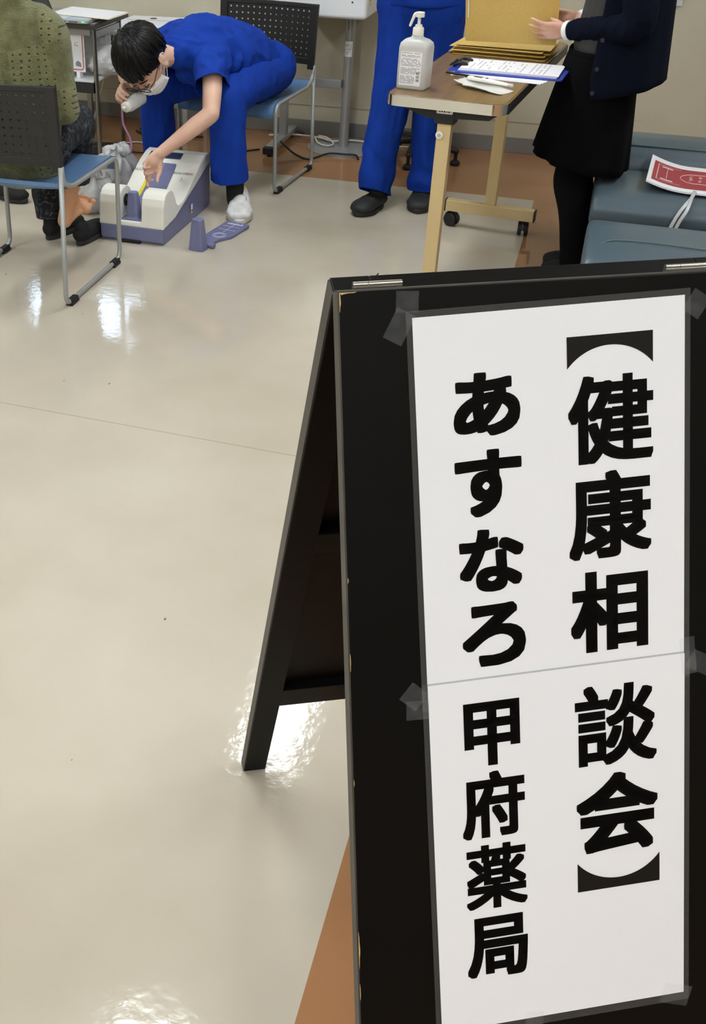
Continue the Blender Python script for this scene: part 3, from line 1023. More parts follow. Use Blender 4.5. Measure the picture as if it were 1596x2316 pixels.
# long sides of the rim are black plastic
for s in (-1, 1):
    MB().box((s * TWD / 2 - 0.003, 0.05, 0.762), (s * TWD / 2 + 0.003, TL - 0.05, 0.7975)).build('side_trim', M_BLKPLASTIC, TAB, bevel=0.001)
for yv in (0.062, 1.08):
    br = MB()
    br.prism([(-0.17, yv - 0.03), (0.17, yv - 0.03), (0.17, yv + 0.05), (-0.17, yv + 0.05)], 0.764, 0.766)
    vs = [(-0.175, yv - 0.028, 0.764), (0.185, yv - 0.028, 0.764), (0.185, yv + 0.05, 0.764), (-0.175, yv + 0.05, 0.764), (-0.06, yv - 0.028, 0.728), (0.15, yv - 0.028, 0.738), (0.15, yv + 0.03, 0.738), (-0.06, yv + 0.03, 0.728)]
    br.add(vs, [(0, 1, 2, 3), (4, 7, 6, 5), (0, 4, 5, 1), (1, 5, 6, 2), (2, 6, 7, 3), (3, 7, 4, 0)])
    br.prism(rrect(-0.034, yv - 0.028, 0.034, yv + 0.028, 0.006), 0.712, 0.764, top=rrect(-0.038, yv - 0.03, 0.038, yv + 0.03, 0.006))
    br.build('bracket', M_BLKPLASTIC, TAB, bevel=0.002, fix=True)
    MB().box((-0.024, yv - 0.018, 0.118), (0.024, yv + 0.018, 0.715)).build('post', M_GOLDTUBE, TAB, bevel=0.002)
    BAR = MB().box((-0.195, yv - 0.02, 0.072), (0.195, yv + 0.02, 0.122)).build('base_bar', M_GOLDTUBE, TAB, bevel=0.002)
    for s in (-1, 1):
        MB().box((s * 0.197 - 0.003, yv - 0.021, 0.071), (s * 0.197 + 0.003, yv + 0.021, 0.123)).build('end_cap', M_BLKPLASTIC, BAR, bevel=0.001)
        CA = MB().cyl((s * 0.155, yv, 0.05), (s * 0.155, yv, 0.075), 0.008, seg=12).build('caster', M_BLKPLASTIC, TAB, smooth='auto')
        ang = (0.4, -0.7, 1.2, 0.2)[(0 if s < 0 else 1) + (2 if yv > 1 else 0)]
        d = V((cos(ang), sin(ang), 0))
        cc = V((s * 0.155, yv, 0.031)) + V((-d.y, d.x, 0)) * 0.012
        MB().cyl(cc - d * 0.022, cc - d * 0.006, 0.031, seg=24).build('wheel', M_BLKPLASTIC, CA, smooth='auto', bevel=0.003)
        MB().cyl(cc + d * 0.006, cc + d * 0.022, 0.031, seg=24).build('wheel', M_BLKPLASTIC, CA, smooth='auto', bevel=0.003)
        MB().tube([cc + V((0.034 * cos(t_) * -d.y, 0.034 * cos(t_) * d.x, 0.034 * sin(t_))) for t_ in [RAD(a3) for a3 in range(0, 181, 20)]], (0.009), 8, flat=(d, 0.5)).build('hood', M_BLKPLASTIC, CA, smooth='auto')
kn = MB().cyl((-0.012, 0.044, 0.673), (-0.012, 0.036, 0.673), 0.0135, seg=24).build('knob', M_WHITEPL, TAB, smooth='auto', bevel=0.002)
MB().cyl((-0.012, 0.036, 0.673), (-0.012, 0.031, 0.673), 0.005, seg=8).build('screw', M_STEEL, kn, smooth='auto')
lbp = MB().prism(rrect(-0.028, -0.008, 0.028, 0.006, 0.004), 0, 0.001, M.Translation((0.0, 0.0312, 0.755)) @ M.Rotation(pi / 2, 4, 'X')).build('name_label', M_SHEET, TAB, fix=True)
pm = MB()
for k in range(5):
    pm.box((-0.019 + 0.008 * k, 0.0292, 0.7525 + 0.001 * (k % 2)), (-0.014 + 0.008 * k, 0.0302, 0.7555 + 0.001 * (k % 3)))
pm.build('label_print', M_INK, lbp)['kind'] = 'stuff'


def tabpt(x, y, z=0.0):
    return M.Translation((-0.475, 3.63, 0)) @ M.Rotation(RAD(-6), 4, 'Z') @ V((x, y, z))


# hand sanitizer bottle
SAN = thing('sanitizer_bottle', 'translucent white pump sanitizer bottle with printed label on the table', 'bottle', (-0.604, 3.778, 0.80), RAD(-10))
bt = MB()
lay = [(0.0, .049, .036, .012), (0.006, .052, .039, .014), (0.07, .0525, .0395, .014), (0.135, .0525, .0395, .014), (0.150, .050, .037, .016), (0.160, .040, .029, .018), (0.167, .022, .018, .0165), (0.178, .016, .016, .0155)]
rings = []
for z, a, b_, r in lay:
    rings.append([(x, y, z) for x, y in rrect(-a, -b_, a, b_, min(r, a * .98, b_ * .98), 4)])
n = len(rings[0])
vs = [p for ring in rings for p in ring]
fs = [(i * n + k, i * n + (k + 1) % n, (i + 1) * n + (k + 1) % n, (i + 1) * n + k) for i in range(len(rings) - 1) for k in range(n)]
fs += [tuple(range(n))[::-1], tuple((len(rings) - 1) * n + k for k in range(n))]
MB().add(vs, fs).build('body', M_BOTTLE, SAN, smooth=True)
MB().lathe([(0.0185, 0.174), (0.019, 0.178), (0.0185, 0.196), (0.0165, 0.199), (0.012, 0.2), (0.012, 0.206), (0.009, 0.208)], 32).build('collar', M_WHITEPL, SAN, smooth='auto')
MB().lathe([(0.0055, 0.206), (0.0055, 0.228), (0.0065, 0.230), (0.0065, 0.234)], 16).build('stem', M_WHITEPL, SAN, smooth='auto')
pmh = MB()
pmh.cyl((0.002, 0, 0.232), (0.002, 0, 0.247), 0.0145, seg=24)
pmh.limb([(0.0, 0, 0.242), (-0.014, -0.002, 0.240), (-0.020, -0.003, 0.228), (-0.029, -0.004, 0.203)], [0.007, 0.006, 0.005, 0.0042], 10)
pmh.build('pump_head', M_WHITEPL, SAN, smooth='auto')
LBL = MB().box((-0.040, -0.0402, 0.014), (0.036, -0.0397, 0.125)).build('label', M_SHEET, SAN)
random.seed(11)
tx = MB()
z = 0.120
row = 0
while z > 0.02:
    if row not in (1, 4, 12, 19):
        x = -0.037
        while x < (0.032 if z > 0.055 else 0.012):
            wd = random.uniform(0.002, 0.006)
            if random.random() < 0.82 and x + wd < 0.034:
                tx.box((x, -0.0405, z), (x + wd, -0.04025, z + 0.0017))
            x += wd + 0.001
    z -= 0.0038
    row += 1
for k in range(3):
    for j in range(7):
        tx.box((0.020, -0.0405, 0.052 - 0.0115 * k + 0.0013 * j), (0.031, -0.04025, 0.0528 - 0.0115 * k + 0.0013 * j))
tx.build('printed_text', mat('label_print', (120, 120, 118), 0.6), LBL)['kind'] = 'stuff'

# gold envelopes: a stack on the table and one held upright
env = []
for k, (dx, dy, rr) in enumerate(((0.012, 0.0, -2.0), (-0.010, 0.02, 1.0), (0.004, 0.006, -1.0), (0.016, 0.03, 0.8), (-0.004, 0.018, -2.5), (0.012, 0.035, 2.0))):
    lbk = ['lowest', 'second lowest', 'third lowest', 'third topmost', 'second topmost', 'topmost'][k]
    p = tabpt(-0.005 + dx, 0.895 + dy)
    E_ = thing('envelope', 'gold envelope, ' + lbk + ' of the stack on the wood-topped table', 'envelope', (p.x, p.y, 0.8003 + 0.0062 * k), RAD(-6 + rr), 'gold envelopes')
    vs, fs = [], []
    nx, ny = 6, 4
    for zz_ in (0, 1):
        for j in range(ny + 1):
            for i in range(nx + 1):
                u, v_ = i / nx * 2 - 1, j / ny * 2 - 1
                bulge = (1 - u ** 4) * (1 - v_ ** 4)
                vs.append((u * 0.178, v_ * 0.122, 0.003 + (0.0025 * bulge if zz_ else -0.0028 * (0.4 + 0.6 * bulge))))
    n1 = (nx + 1) * (ny + 1)
    for j in range(ny):
        for i in range(nx):
            a = j * (nx + 1) + i
            fs += [(a, a + nx + 1, a + nx + 2, a + 1), (n1 + a, n1 + a + 1, n1 + a + nx + 2, n1 + a + nx + 1)]
    edge = [i for i in range(nx + 1)] + [j * (nx + 1) + nx for j in range(1, ny + 1)] + [ny * (nx + 1) + i for i in range(nx - 1, -1, -1)] + [j * (nx + 1) for j in range(ny - 1, 0, -1)]
    for i in range(len(edge)):
        a, b2 = edge[i], edge[(i + 1) % len(edge)]
        fs.append((a, b2, n1 + b2, n1 + a))
    MB().add(vs, fs).build('sleeve', M_KRAFT, E_, fix=True, smooth='auto')
    MB().box((0.150, -0.121, 0.0025), (0.186, 0.121, 0.0032)).build('flap', M_KRAFT, E_)
HE = thing('envelope', 'gold envelope held upright by the person in the navy cardigan', 'envelope', (-0.345, 4.37, 0.858), RAD(-7), 'gold envelopes')
emx = M.Rotation(RAD(-3.5), 4, 'Y') @ M.Rotation(RAD(6), 4, 'X')
nx, ny = 8, 8
vs, fs = [], []
for s_ in (0, 1):
    for j in range(ny + 1):
        for i in range(nx + 1):
            u, v_ = i / nx * 2 - 1, j / ny
            bow = 0.006 * (1 - u * u) * v_
            th = 0.0022 * (1 - u ** 6) * (1 if s_ else -1)
            vs.append(emx @ V((u * 0.172 * (1.0 + 0.03 * v_), bow + th, v_ * 0.245 + 0.012 * (1 - u) * 0.5)))
n1 = (nx + 1) * (ny + 1)
for j in range(ny):
    for i in range(nx):
        a = j * (nx + 1) + i
        fs += [(a, a + 1, a + nx + 2, a + nx + 1), (n1 + a, n1 + a + nx + 1, n1 + a + nx + 2, n1 + a + 1)]
edge = [i for i in range(nx + 1)] + [j * (nx + 1) + nx for j in range(1, ny + 1)] + [ny * (nx + 1) + i for i in range(nx - 1, -1, -1)] + [j * (nx + 1) for j in range(ny - 1, 0, -1)]
for i in range(len(edge)):
    a, b2 = edge[i], edge[(i + 1) % len(edge)]
    fs.append((a, b2, n1 + b2, n1 + a))
MB().add(vs, fs).build('sleeve', M_KRAFT, HE, fix=True, smooth='auto')
MB().box((-0.164, -0.0045, 0.10), (-0.160, -0.004, 0.165), emx).build('white_strip', M_SHEET, HE)  # narrow white strip near the envelope's left edge

# clipboard with forms, loose papers underneath
p = tabpt(0.085, 0.465)
LP = thing('paper_stack', 'white loose papers lying under the blue clipboard', 'papers', (p.x, p.y, 0.8003), RAD(-9))
for k in range(3):
    dx = 0.006 * k
    MB().prism([(-0.16 + dx, -0.085), (0.165 + dx, -0.085 + 0.012 * k), (0.165 + dx, 0.125), (-0.16 + dx, 0.125)], 0.0012 * k, 0.0012 * k + 0.001).build('sheet', M_SHEET, LP, fix=True)
p = tabpt(0.102, 0.542)
CB = thing('clipboard', 'blue clipboard holding printed forms, lying across the table', 'clipboard', (p.x, p.y, 0.8042), RAD(-5))
MB().prism(rrect(-0.205, -0.118, 0.205, 0.118, 0.012), 0.0, 0.006).build('board', M_BLUECLIP, CB, bevel=0.0015, fix=True)
MB().prism(rrect(-0.2065, -0.119, -0.175, -0.107, 0.004), 0.001, 0.005).build('corner_guard', M_STEEL, CB, fix=True)
SH = None
for k in range(6):
    SH = MB().prism([(-0.170 + 0.001 * k, -0.100 + 0.0015 * k), (0.182 + 0.0015 * k, -0.104), (0.183, 0.103), (-0.17, 0.103)], 0.0062 + 0.0013 * k, 0.0072 + 0.0013 * k).build('sheet', M_SHEET, CB, fix=True)
random.seed(5)
tx = MB()
for col in range(17):
    x = -0.132 + 0.0165 * col
    if col in (5, 9, 12):
        continue
    y = 0.088
    while y > -0.088:
        ln = random.uniform(0.006, 0.026)
        if random.random() < (0.75 if col < 13 else 0.95):
            tx.box((x, max(y - ln, -0.09), 0.01375), (x + 0.0045, y, 0.0139))
        y -= ln + 0.004
tx.build('printed_text', mat('form_print', (178, 180, 188), 0.7), SH)['kind'] = 'stuff'
cl = MB()
cl.box((-0.186, -0.04, 0.0145), (-0.155, 0.04, 0.017))
cl.build('clip_plate', M_STEEL, CB, bevel=0.002)
for s in (-1, 1):
    MB().limb([(-0.196, s * 0.045, 0.012), (-0.175, s * 0.05, 0.022), (-0.15, s * 0.042, 0.0175)], [0.006, 0.007, 0.005], 8).build('clip_arm', M_BLKPLASTIC, CB, smooth=True)
MB().limb([(-0.215, -0.02, 0.008), (-0.197, 0.0, 0.022), (-0.205, 0.03, 0.01)], [0.004, 0.005, 0.004], 8).build('clip_lever', M_BLKPLASTIC, CB, smooth=True)
p = tabpt(-0.03, 0.375)
PEN = thing('pen', 'black pen half under the clipboard on the loose papers', 'pen', (p.x, p.y, 0.8085), RAD(-24))
MB().cyl((-0.07, 0, 0), (0.06, 0, 0), 0.0042, seg=10).build('barrel', M_BLKPLASTIC, PEN, smooth='auto')
MB().cyl((0.06, 0, 0), (0.072, 0, 0), 0.0038, 0.001, seg=10).build('tip', M_STEEL, PEN, smooth='auto')

# thermometer in a curled plastic tray
p = tabpt(0.075, 0.225)
TR = thing('plastic_tray', 'curled translucent white tray lying at the table\'s front corner', 'tray', (p.x, p.y, 0.8004), RAD(-32))
vs, fs = [], []
nx, ny = 18, 8
for j in range(ny + 1):
    for i in range(nx + 1):
        u, v_ = i / nx * 2 - 1, j / ny * 2 - 1
        wv = 0.052 * (1 - 0.25 * u * u) * (0.75 if u < -0.5 else 1)
        z = 0.001 + 0.013 * abs(v_) ** 3 * (0.6 + 0.4 * cos(3 * u)) + 0.012 * max(0, -u - 0.45) * 2 + 0.002 * NZ.noise(V((u * 3, v_ * 2, 1)))
        vs.append((u * 0.105, v_ * wv, max(z, 0.0006)))
for j in range(ny):
    for i in range(nx):
        a = j * (nx + 1) + i
        fs.append((a, a + 1, a + nx + 2, a + nx + 1))
o = MB().add(vs, fs).build('shell', mat('tray_film', (228, 226, 220), 0.3, alpha=0.85), TR, smooth=True)
so = o.modifiers.new('s', 'SOLIDIFY')
so.thickness = 0.001
p = tabpt(0.085, 0.262)
TH_ = thing('thermometer', 'white digital thermometer lying in the curled tray', 'thermometer', (p.x, p.y, 0.8145), RAD(-26))
tb = MB()
tb.limb([(-0.075, 0, 0.004), (-0.02, 0, 0.005), (0.03, 0, 0.004), (0.08, 0, 0.003)], [(0.008, 0.013), (0.008, 0.012), (0.007, 0.010), (0.005, 0.007)], 14, flat=((0, 0, 1), 1))
tb.build('body', M_WHITEPL, TH_, smooth=True)
MB().box((-0.055, -0.008, 0.0115), (-0.022, 0.008, 0.0135)).build('display', mat('grey_lcd', (112, 118, 108), 0.2), TH_, bevel=0.001)
MB().box((-0.010, -0.005, 0.0115), (-0.002, 0.005, 0.0135)).build('button', M_BLKPLASTIC, TH_, bevel=0.001)
MB().limb([(0.078, 0, 0.003), (0.095, 0, 0.003)], [0.006, 0.006], 12).build('cap', mat('clear_cap', (220, 224, 226), 0.2, alpha=0.6), TH_, smooth=True)

# ------------------------------------------------------------------ teal waiting-room sofas
def cushion(poly, x0, x1, name, parent, vox=0.012, it=14, wr=None):
    mb_ = MB()
    n_ = len(poly)
    vs_ = [(x0, y, z) for y, z in poly] + [(x1, y, z) for y, z in poly]
    fs_ = [tuple(range(n_)), tuple(range(n_, 2 * n_))[::-1]] + [(i, n_ + i, n_ + (i + 1) % n_, (i + 1) % n_) for i in range(n_)]
    mb_.add(vs_, fs_)
    return blob(mb_, name, M_TEAL, parent, vox, it, world=True, wrinkle=wr, fac=0.6)


SFA = thing('sofa', 'teal vinyl sofa with low back, the red booklet lying on it', 'sofa', (0.95, 4.3, 0), 0, 'teal vinyl sofas')
cushion([(4.03, 0.29), (3.995, 0.33), (3.995, 0.375), (4.03, 0.408), (4.08, 0.418), (4.25, 0.424), (4.40, 0.418), (4.445, 0.39), (4.45, 0.30)], 0.048, 1.9, 'seat', SFA)
cushion([(4.47, 0.20), (4.465, 0.40), (4.49, 0.455), (4.52, 0.480), (4.60, 0.497), (4.72, 0.489), (4.755, 0.46), (4.76, 0.20)], 0.07, 1.9, 'backrest', SFA)
MB().box((0.13, 4.07, 0.06), (1.88, 4.74, 0.285)).build('plinth', mat('sofa_plinth', (52, 62, 70), 0.5), SFA, world=True, bevel=0.008)
pp = [(0.30, 4.012, 0.291)] + [(0.060 + 0.05 * (1 - cos(a)), 4.012 + 0.05 * (1 - sin(a)), 0.291) for a in (pi / 2, pi / 3, pi / 6, 0)] + [(0.058, 4.2, 0.291), (0.058, 4.43, 0.291)]
pp = [(1.9, 4.003, 0.296)] + pp
MB().tube(spline(pp, 4), 0.0045, 8).build('piping', M_PIPING, SFA, smooth=True, world=True)
MB().tube([(0.09, 4.52, 0.4815), (0.6, 4.52, 0.4825), (1.89, 4.52, 0.482)], 0.003, 6).build('seam', M_PIPING, SFA, smooth=True, world=True)
for xx in (0.2, 1.8):
    for yy_ in (4.12, 4.68):
        MB().cyl((xx, yy_, 0), (xx, yy_, 0.062), 0.02, seg=12).build('foot', M_RUBBER, SFA, world=True, smooth='auto')
SFB = thing('sofa', 'teal vinyl bench seat just behind the black sign', 'sofa', (0.95, 3.6, 0), 0, 'teal vinyl sofas')
cushion([(3.36, 0.25), (3.325, 0.29), (3.33, 0.36), (3.37, 0.402), (3.50, 0.418), (3.66, 0.424), (3.75, 0.415), (3.785, 0.38), (3.79, 0.25)], 0.045, 1.9, 'seat', SFB)
MB().box((0.12, 3.40, 0.06), (1.88, 3.76, 0.25)).build('plinth', MATS['sofa_plinth'], SFB, world=True, bevel=0.008)
MB().tube(spline([(0.078, 3.46, 0.4045), (0.115, 3.515, 0.4205), (0.22, 3.535, 0.4235), (0.5, 3.525, 0.4225), (1.2, 3.51, 0.421), (1.88, 3.5, 0.419)], 4), 0.0025, 6).build('seam', M_PIPING, SFB, smooth=True, world=True)
MB().tube(spline([(0.051, 3.70, 0.33), (0.049, 3.55, 0.345), (0.050, 3.40, 0.31), (0.072, 3.345, 0.28), (0.3, 3.325, 0.27), (1.88, 3.325, 0.27)], 4), 0.004, 8).build('piping', M_PIPING, SFB, smooth=True, world=True)
for xx in (0.2, 1.8):
    for yy_ in (3.44, 3.72):
        MB().cyl((xx, yy_, 0), (xx, yy_, 0.062), 0.02, seg=12).build('foot', M_RUBBER, SFB, world=True, smooth='auto')

# red booklet with a plastic carrying strap
BK = thing('booklet', 'red and white printed booklet lying on the teal sofa', 'booklet', (0.43, 4.27, 0.4265), RAD(-4))
vs, fs = [], []
nx = 16
for s_ in (0, 1):
    for j in (0, 1):
        for i in range(nx + 1):
            u = i / nx
            lift = 0.03 * max(0, 0.35 - u) ** 2 * 8 + (0.018 * max(0, 0.25 - u) if j else 0)
            vs.append((-0.195 + 0.44 * u, (-0.175 if j == 0 else 0.17), 0.002 + lift + (0.007 if s_ else 0)))
n1 = nx + 1
for i in range(nx):
    fs += [(i, n1 + i, n1 + i + 1, i + 1), (2 * n1 + i, 2 * n1 + i + 1, 3 * n1 + i + 1, 3 * n1 + i), (i, i + 1, 2 * n1 + i + 1, 2 * n1 + i), (n1 + i, 3 * n1 + i, 3 * n1 + i + 1, n1 + i + 1)]
fs += [(0, 2 * n1, 3 * n1, n1), (nx, n1 + nx, 3 * n1 + nx, 2 * n1 + nx)]
MB().add(vs, fs).build('cover', M_SHEET, BK, fix=True, smooth='auto')


def bkz(x):
    u = (x + 0.195) / 0.44
    return 0.0095 + 0.03 * max(0, 0.35 - u) ** 2 * 8


def bkquad(mb_, x0, y0, x1, y1, dz):
    n_ = max(1, int((x1 - x0) / 0.02))
    k = len(mb_.v)
    for i in range(n_ + 1):
        x = x0 + (x1 - x0) * i / n_
        u = (x + 0.195) / 0.44
        for y in (y0, y1):
            mb_.v.append((x, y, bkz(x) + (0.018 * max(0, 0.25 - u) * (y + 0.185) / 0.37) + dz))
    for i in range(n_):
        mb_.f.append((k + 2 * i, k + 2 * i + 2, k + 2 * i + 3, k + 2 * i + 1))


rp = MB()
bkquad(rp, -0.180, -0.135, 0.24, 0.115, 0.0004)
RP = rp.build('red_panel', M_RED, BK)
ln = MB()
for (x0, y0, x1, y1) in ((-0.165, -0.105, -0.162, 0.09), (-0.165, 0.087, -0.08, 0.09), (-0.165, -0.108, -0.08, -0.105), (-0.13, -0.07, -0.128, 0.06),
                         (-0.15, 0.06, -0.11, 0.075), (-0.15, -0.095, -0.105, -0.08), (0.04, 0.0, 0.22, 0.006), (0.04, -0.02, 0.22, -0.014), (0.05, -0.04, 0.22, -0.034)):
    bkquad(ln, x0, y0, x1, y1, 0.0008)
arc = []
for i in range(25):
    a = pi / 2 + pi * i / 24
    arc.append((-0.03 + 0.05 * cos(a), -0.005 + 0.058 * sin(a)))
arc = [(0.10, 0.053), (0.04, 0.055)] + arc + [(0.04, -0.065), (0.16, -0.07)]
ln.tube([(x, y, bkz(x) + 0.001 + 0.018 * max(0, 0.25 - (x + .195) / .44) * (y + .185) / .37) for x, y in arc], 0.0014, 5)
random.seed(9)
for cx_ in (-0.045, -0.012, 0.022):
    for k in range(9):
        yy_ = -0.038 + 0.0085 * k
        if random.random() < 0.85:
            x_ = cx_ + random.uniform(-0.006, 0)
            bkquad(ln, x_, yy_, x_ + random.uniform(0.006, 0.014), yy_ + 0.005, 0.0008)
ln.build('white_print', mat('pale_pink_print', (232, 206, 206), 0.5), RP)['kind'] = 'stuff'
sp = MB()
for off, x_end in ((-0.006, 0.318), (0.012, 0.337)):
    P_ = spline([(0.395, 4.10, 0.442), (0.385, 4.055, 0.432), (0.36 + off, 3.985, 0.405), (0.34 + off, 3.965, 0.36), (x_end, 3.962, 0.30)], 5)
    sp.tube(P_, 0.006, 8, flat=((0, 0, 1), 0.0))if False else sp.tube(P_, [(0.0008, 0.0065)] * len(P_), 8, flat=((0, -1, 0.6), 1))
STP = sp.build('carry_strap', mat('clear_strap', (205, 208, 208), 0.25, alpha=0.75), smooth=True)
tag(STP, 'clear plastic carry strap hanging from the red booklet over the sofa edge', 'strap')

# clear pocket on the wall, top right
PK = thing('wall_pocket', 'clear plastic leaflet pocket fixed to the wall at upper right', 'holder', (0.27, YB - 0.01, 0.80))
MB().box((-0.085, -0.012, 0.0), (0.055, -0.010, 0.26)).build('front', mat('clear_plastic', (235, 238, 240), 0.12, alpha=0.3), PK)
MB().box((-0.085, 0.004, 0.0), (0.055, 0.006, 0.30)).build('back', MATS['clear_plastic'], PK)
MB().box((-0.075, -0.004, 0.035), (0.045, 0.0, 0.29)).build('leaflet', M_SHEET, PK)
for x in (-0.07, 0.01):
    MB().tube([(x, -0.006, 0.03), (x + 0.03, -0.006, 0.004)], 0.003, 6).build('hook', M_WHITEPL, PK)

# ------------------------------------------------------------------ back wall: instrument table, desk, cabinet
INS = thing('instrument_stand', 'white instrument on a silver column stand by the back wall', 'medical stand', (-1.29, 5.82, 0))
bx = MB()
bx.box((-1.655, 5.60, 0.715), (-1.165, 6.0, 0.90))
bx.build('body', M_WHITEBOX, INS, world=True, bevel=0.02, bseg=4)
MB().box((-1.655, 5.585, 0.742), (-1.43, 5.60, 0.765)).build('tray', M_WHITEBOX, INS, world=True, bevel=0.004)
MB().cyl((-1.29, 5.82, 0.008), (-1.29, 5.82, 0.72), 0.026, seg=28).build('column', M_SILVER, INS, world=True, smooth='auto')
MB().lathe([(0.20, 0.0), (0.20, 0.006), (0.19, 0.009), (0.03, 0.011)], 48).build('base_disc', M_SILVER, INS, smooth='auto')
vs, fs = [], []
for i in range(7):
    a = RAD(-140 + 100 * i / 6)
    for z in (0.497, 0.575):
        vs.append((0.0266 * cos(a), 0.0266 * sin(a), z))
LB2 = MB().add(vs, [(2 * i, 2 * i + 2, 2 * i + 3, 2 * i + 1) for i in range(6)]).build('sticker', M_SHEET, INS, smooth=True)
vs, fs = [], []
random.seed(2)
for r_ in range(13):
    for q_ in range(7):
        if random.random() < 0.5:
            a0, a1 = RAD(-132 + 12 * q_), RAD(-132 + 12 * q_ + random.uniform(5, 10))
            z = 0.507 + 0.0048 * r_
            k = len(vs)
            vs += [(0.027 * cos(a0), 0.027 * sin(a0), z), (0.027 * cos(a1), 0.027 * sin(a1), z), (0.027 * cos(a1), 0.027 * sin(a1), z + 0.0025), (0.027 * cos(a0), 0.027 * sin(a0), z + 0.0025)]
            fs.append((k, k + 1, k + 2, k + 3))
MB().add(vs, fs).build('sticker_print', M_GREYINK, LB2)['kind'] = 'stuff'
kb = MB().cyl((-1.24, 5.60, 0.80), (-1.24, 5.597, 0.80), 0.004, seg=12).build('screw', M_BLKPLASTIC, INS, world=True)
for k, (c_, z) in enumerate((((60, 90, 190), .83), ((190, 50, 50), .80), ((220, 190, 60), .775))):
    MB().box((-1.1655, 5.66 + 0.005 * k, z), (-1.1635, 5.685 + 0.005 * k, z + 0.018)).build('connector', mat('conn%d' % k, c_, 0.4), INS, world=True)
MB().box((-1.72, 5.78, 0.33), (-1.315, 5.815, 0.375)).build('cross_bar', M_SILVER, INS, world=True, bevel=0.003)
MB().box((-1.655, 5.77, 0.04), (-1.615, 5.825, 0.72)).build('leg', M_SILVER, INS, world=True, bevel=0.004)
MB().box((-1.66, 5.53, 0.025), (-1.61, 6.02, 0.055)).build('foot_bar', M_SILVER, INS, world=True, bevel=0.006)
MB().box((-1.667, 5.50, 0.012), (-1.603, 5.545, 0.052)).build('foot_cap', M_BLKPLASTIC, INS, world=True, bevel=0.006)
for yy_ in (5.54, 5.99):
    MB().cyl((-1.635, yy_, 0), (-1.635, yy_, 0.03), 0.016, seg=14).build('leveller', M_BLKPLASTIC, INS, world=True, smooth='auto')

DSK = thing('folding_desk', 'grey folding desk with lower shelf, laptop on top', 'desk', (-3.05, 5.33, 0))
MB().box((-3.7, 5.118, 0.672), (-2.45, 5.545, 0.70)).build('desk_top', M_DESKEDGE, DSK, world=True, bevel=0.006)
MB().box((-3.692, 5.126, 0.70), (-2.458, 5.537, 0.7012)).build('top_laminate', M_DESKTOP, DSK, world=True)
for xx in (-3.64, -2.49):
    for yy_ in (5.185, 5.50):
        MB().cyl((xx, yy_, 0.0), (xx, yy_, 0.675), 0.0125, seg=16).build('leg', M_DESKLEG, DSK, world=True, smooth='auto')
    MB().box((xx - 0.008, 5.185, 0.62), (xx + 0.008, 5.50, 0.655)).build('side_rail', M_SILVER, DSK, world=True, bevel=0.002)
MB().box((-3.62, 5.17, 0.395), (-2.50, 5.50, 0.408)).build('shelf', M_WHITEBOX, DSK, world=True)
MB().box((-3.62, 5.165, 0.345), (-2.50, 5.18, 0.40)).build('shelf_apron', M_DRKPLASTIC, DSK, world=True)
MB().box((-3.62, 5.20, 0.63), (-2.52, 5.215, 0.672)).build('front_rail', M_SILVER, DSK, world=True)

LAP = thing('laptop', 'open grey laptop seen from its port side on the desk', 'laptop', (-2.635, 5.215, 0.7014))
MB().box((-0.145, -0.11, 0.0), (0.15, 0.11, 0.018)).build('base', mat('laptop_silver', (176, 178, 176), 0.35, metal=0.3), LAP, bevel=0.004)
MB().box((-0.10, -0.10, 0.018), (0.02, 0.10, 0.0195)).build('keyboard', mat('keyboard_window_glare', (196, 208, 222), 0.35), LAP)  # pale bluish tone carries the window's reflection on the keys
MB().box((0.03, -0.10, 0.018), (0.14, 0.10, 0.0192)).build('palm_rest', mat('palm_rest_window_glare', (176, 206, 232), 0.2), LAP, bevel=0.0005)  # light blue stands in for window glare on the palm rest
smx = M.Translation((-0.15, 0, 0.014)) @ M.Rotation(RAD(-22), 4, 'Y')
LID = MB().box((-0.012, -0.11, 0), (0.0, 0.11, 0.215), smx).build('lid', M_DRKPLASTIC, LAP, bevel=0.003)
MB().box((0.0, -0.1, 0.015), (0.0008, 0.1, 0.2), smx).build('screen', mat('screen_dark', (52, 60, 64), 0.2), LID)
for k, (x, w_, c_) in enumerate(((-0.12, 0.03, (90, 92, 92)), (-0.07, 0.016, (40, 60, 130)), (-0.045, 0.03, (52, 52, 54)), (0.0, 0.008, (60, 62, 62)), (0.02, 0.008, (60, 62, 62)), (0.045, 0.05, (110, 112, 110)))):
    MB().box((x, -0.1112, 0.004), (x + w_, -0.1098, 0.013)).build('port', mat('port%d' % k, c_, 0.5), LAP)
MB().box((0.118, -0.1112, 0.006), (0.132, -0.1098, 0.012)).build('power_light', mat('green_led', (80, 220, 120), 0.4, emit=((0.1, 1.0, 0.25), 1.2)), LAP)
PF = thing('paper_folder', 'pale paper folder laid over the laptop and desk edge', 'folder', (-2.565, 5.29, 0.722), RAD(-3))
MB().prism([(-0.19, -0.08), (0.19, -0.135), (0.19, 0.10), (-0.19, 0.16)], 0.0, 0.002).build('folder_back', mat('manila_pale', (214, 200, 160), 0.6), PF, fix=True)
MB().prism([(-0.185, -0.078), (0.178, -0.13), (0.178, 0.102), (-0.185, 0.155)], 0.0022, 0.004).build('sheet', M_SHEET, PF, fix=True)

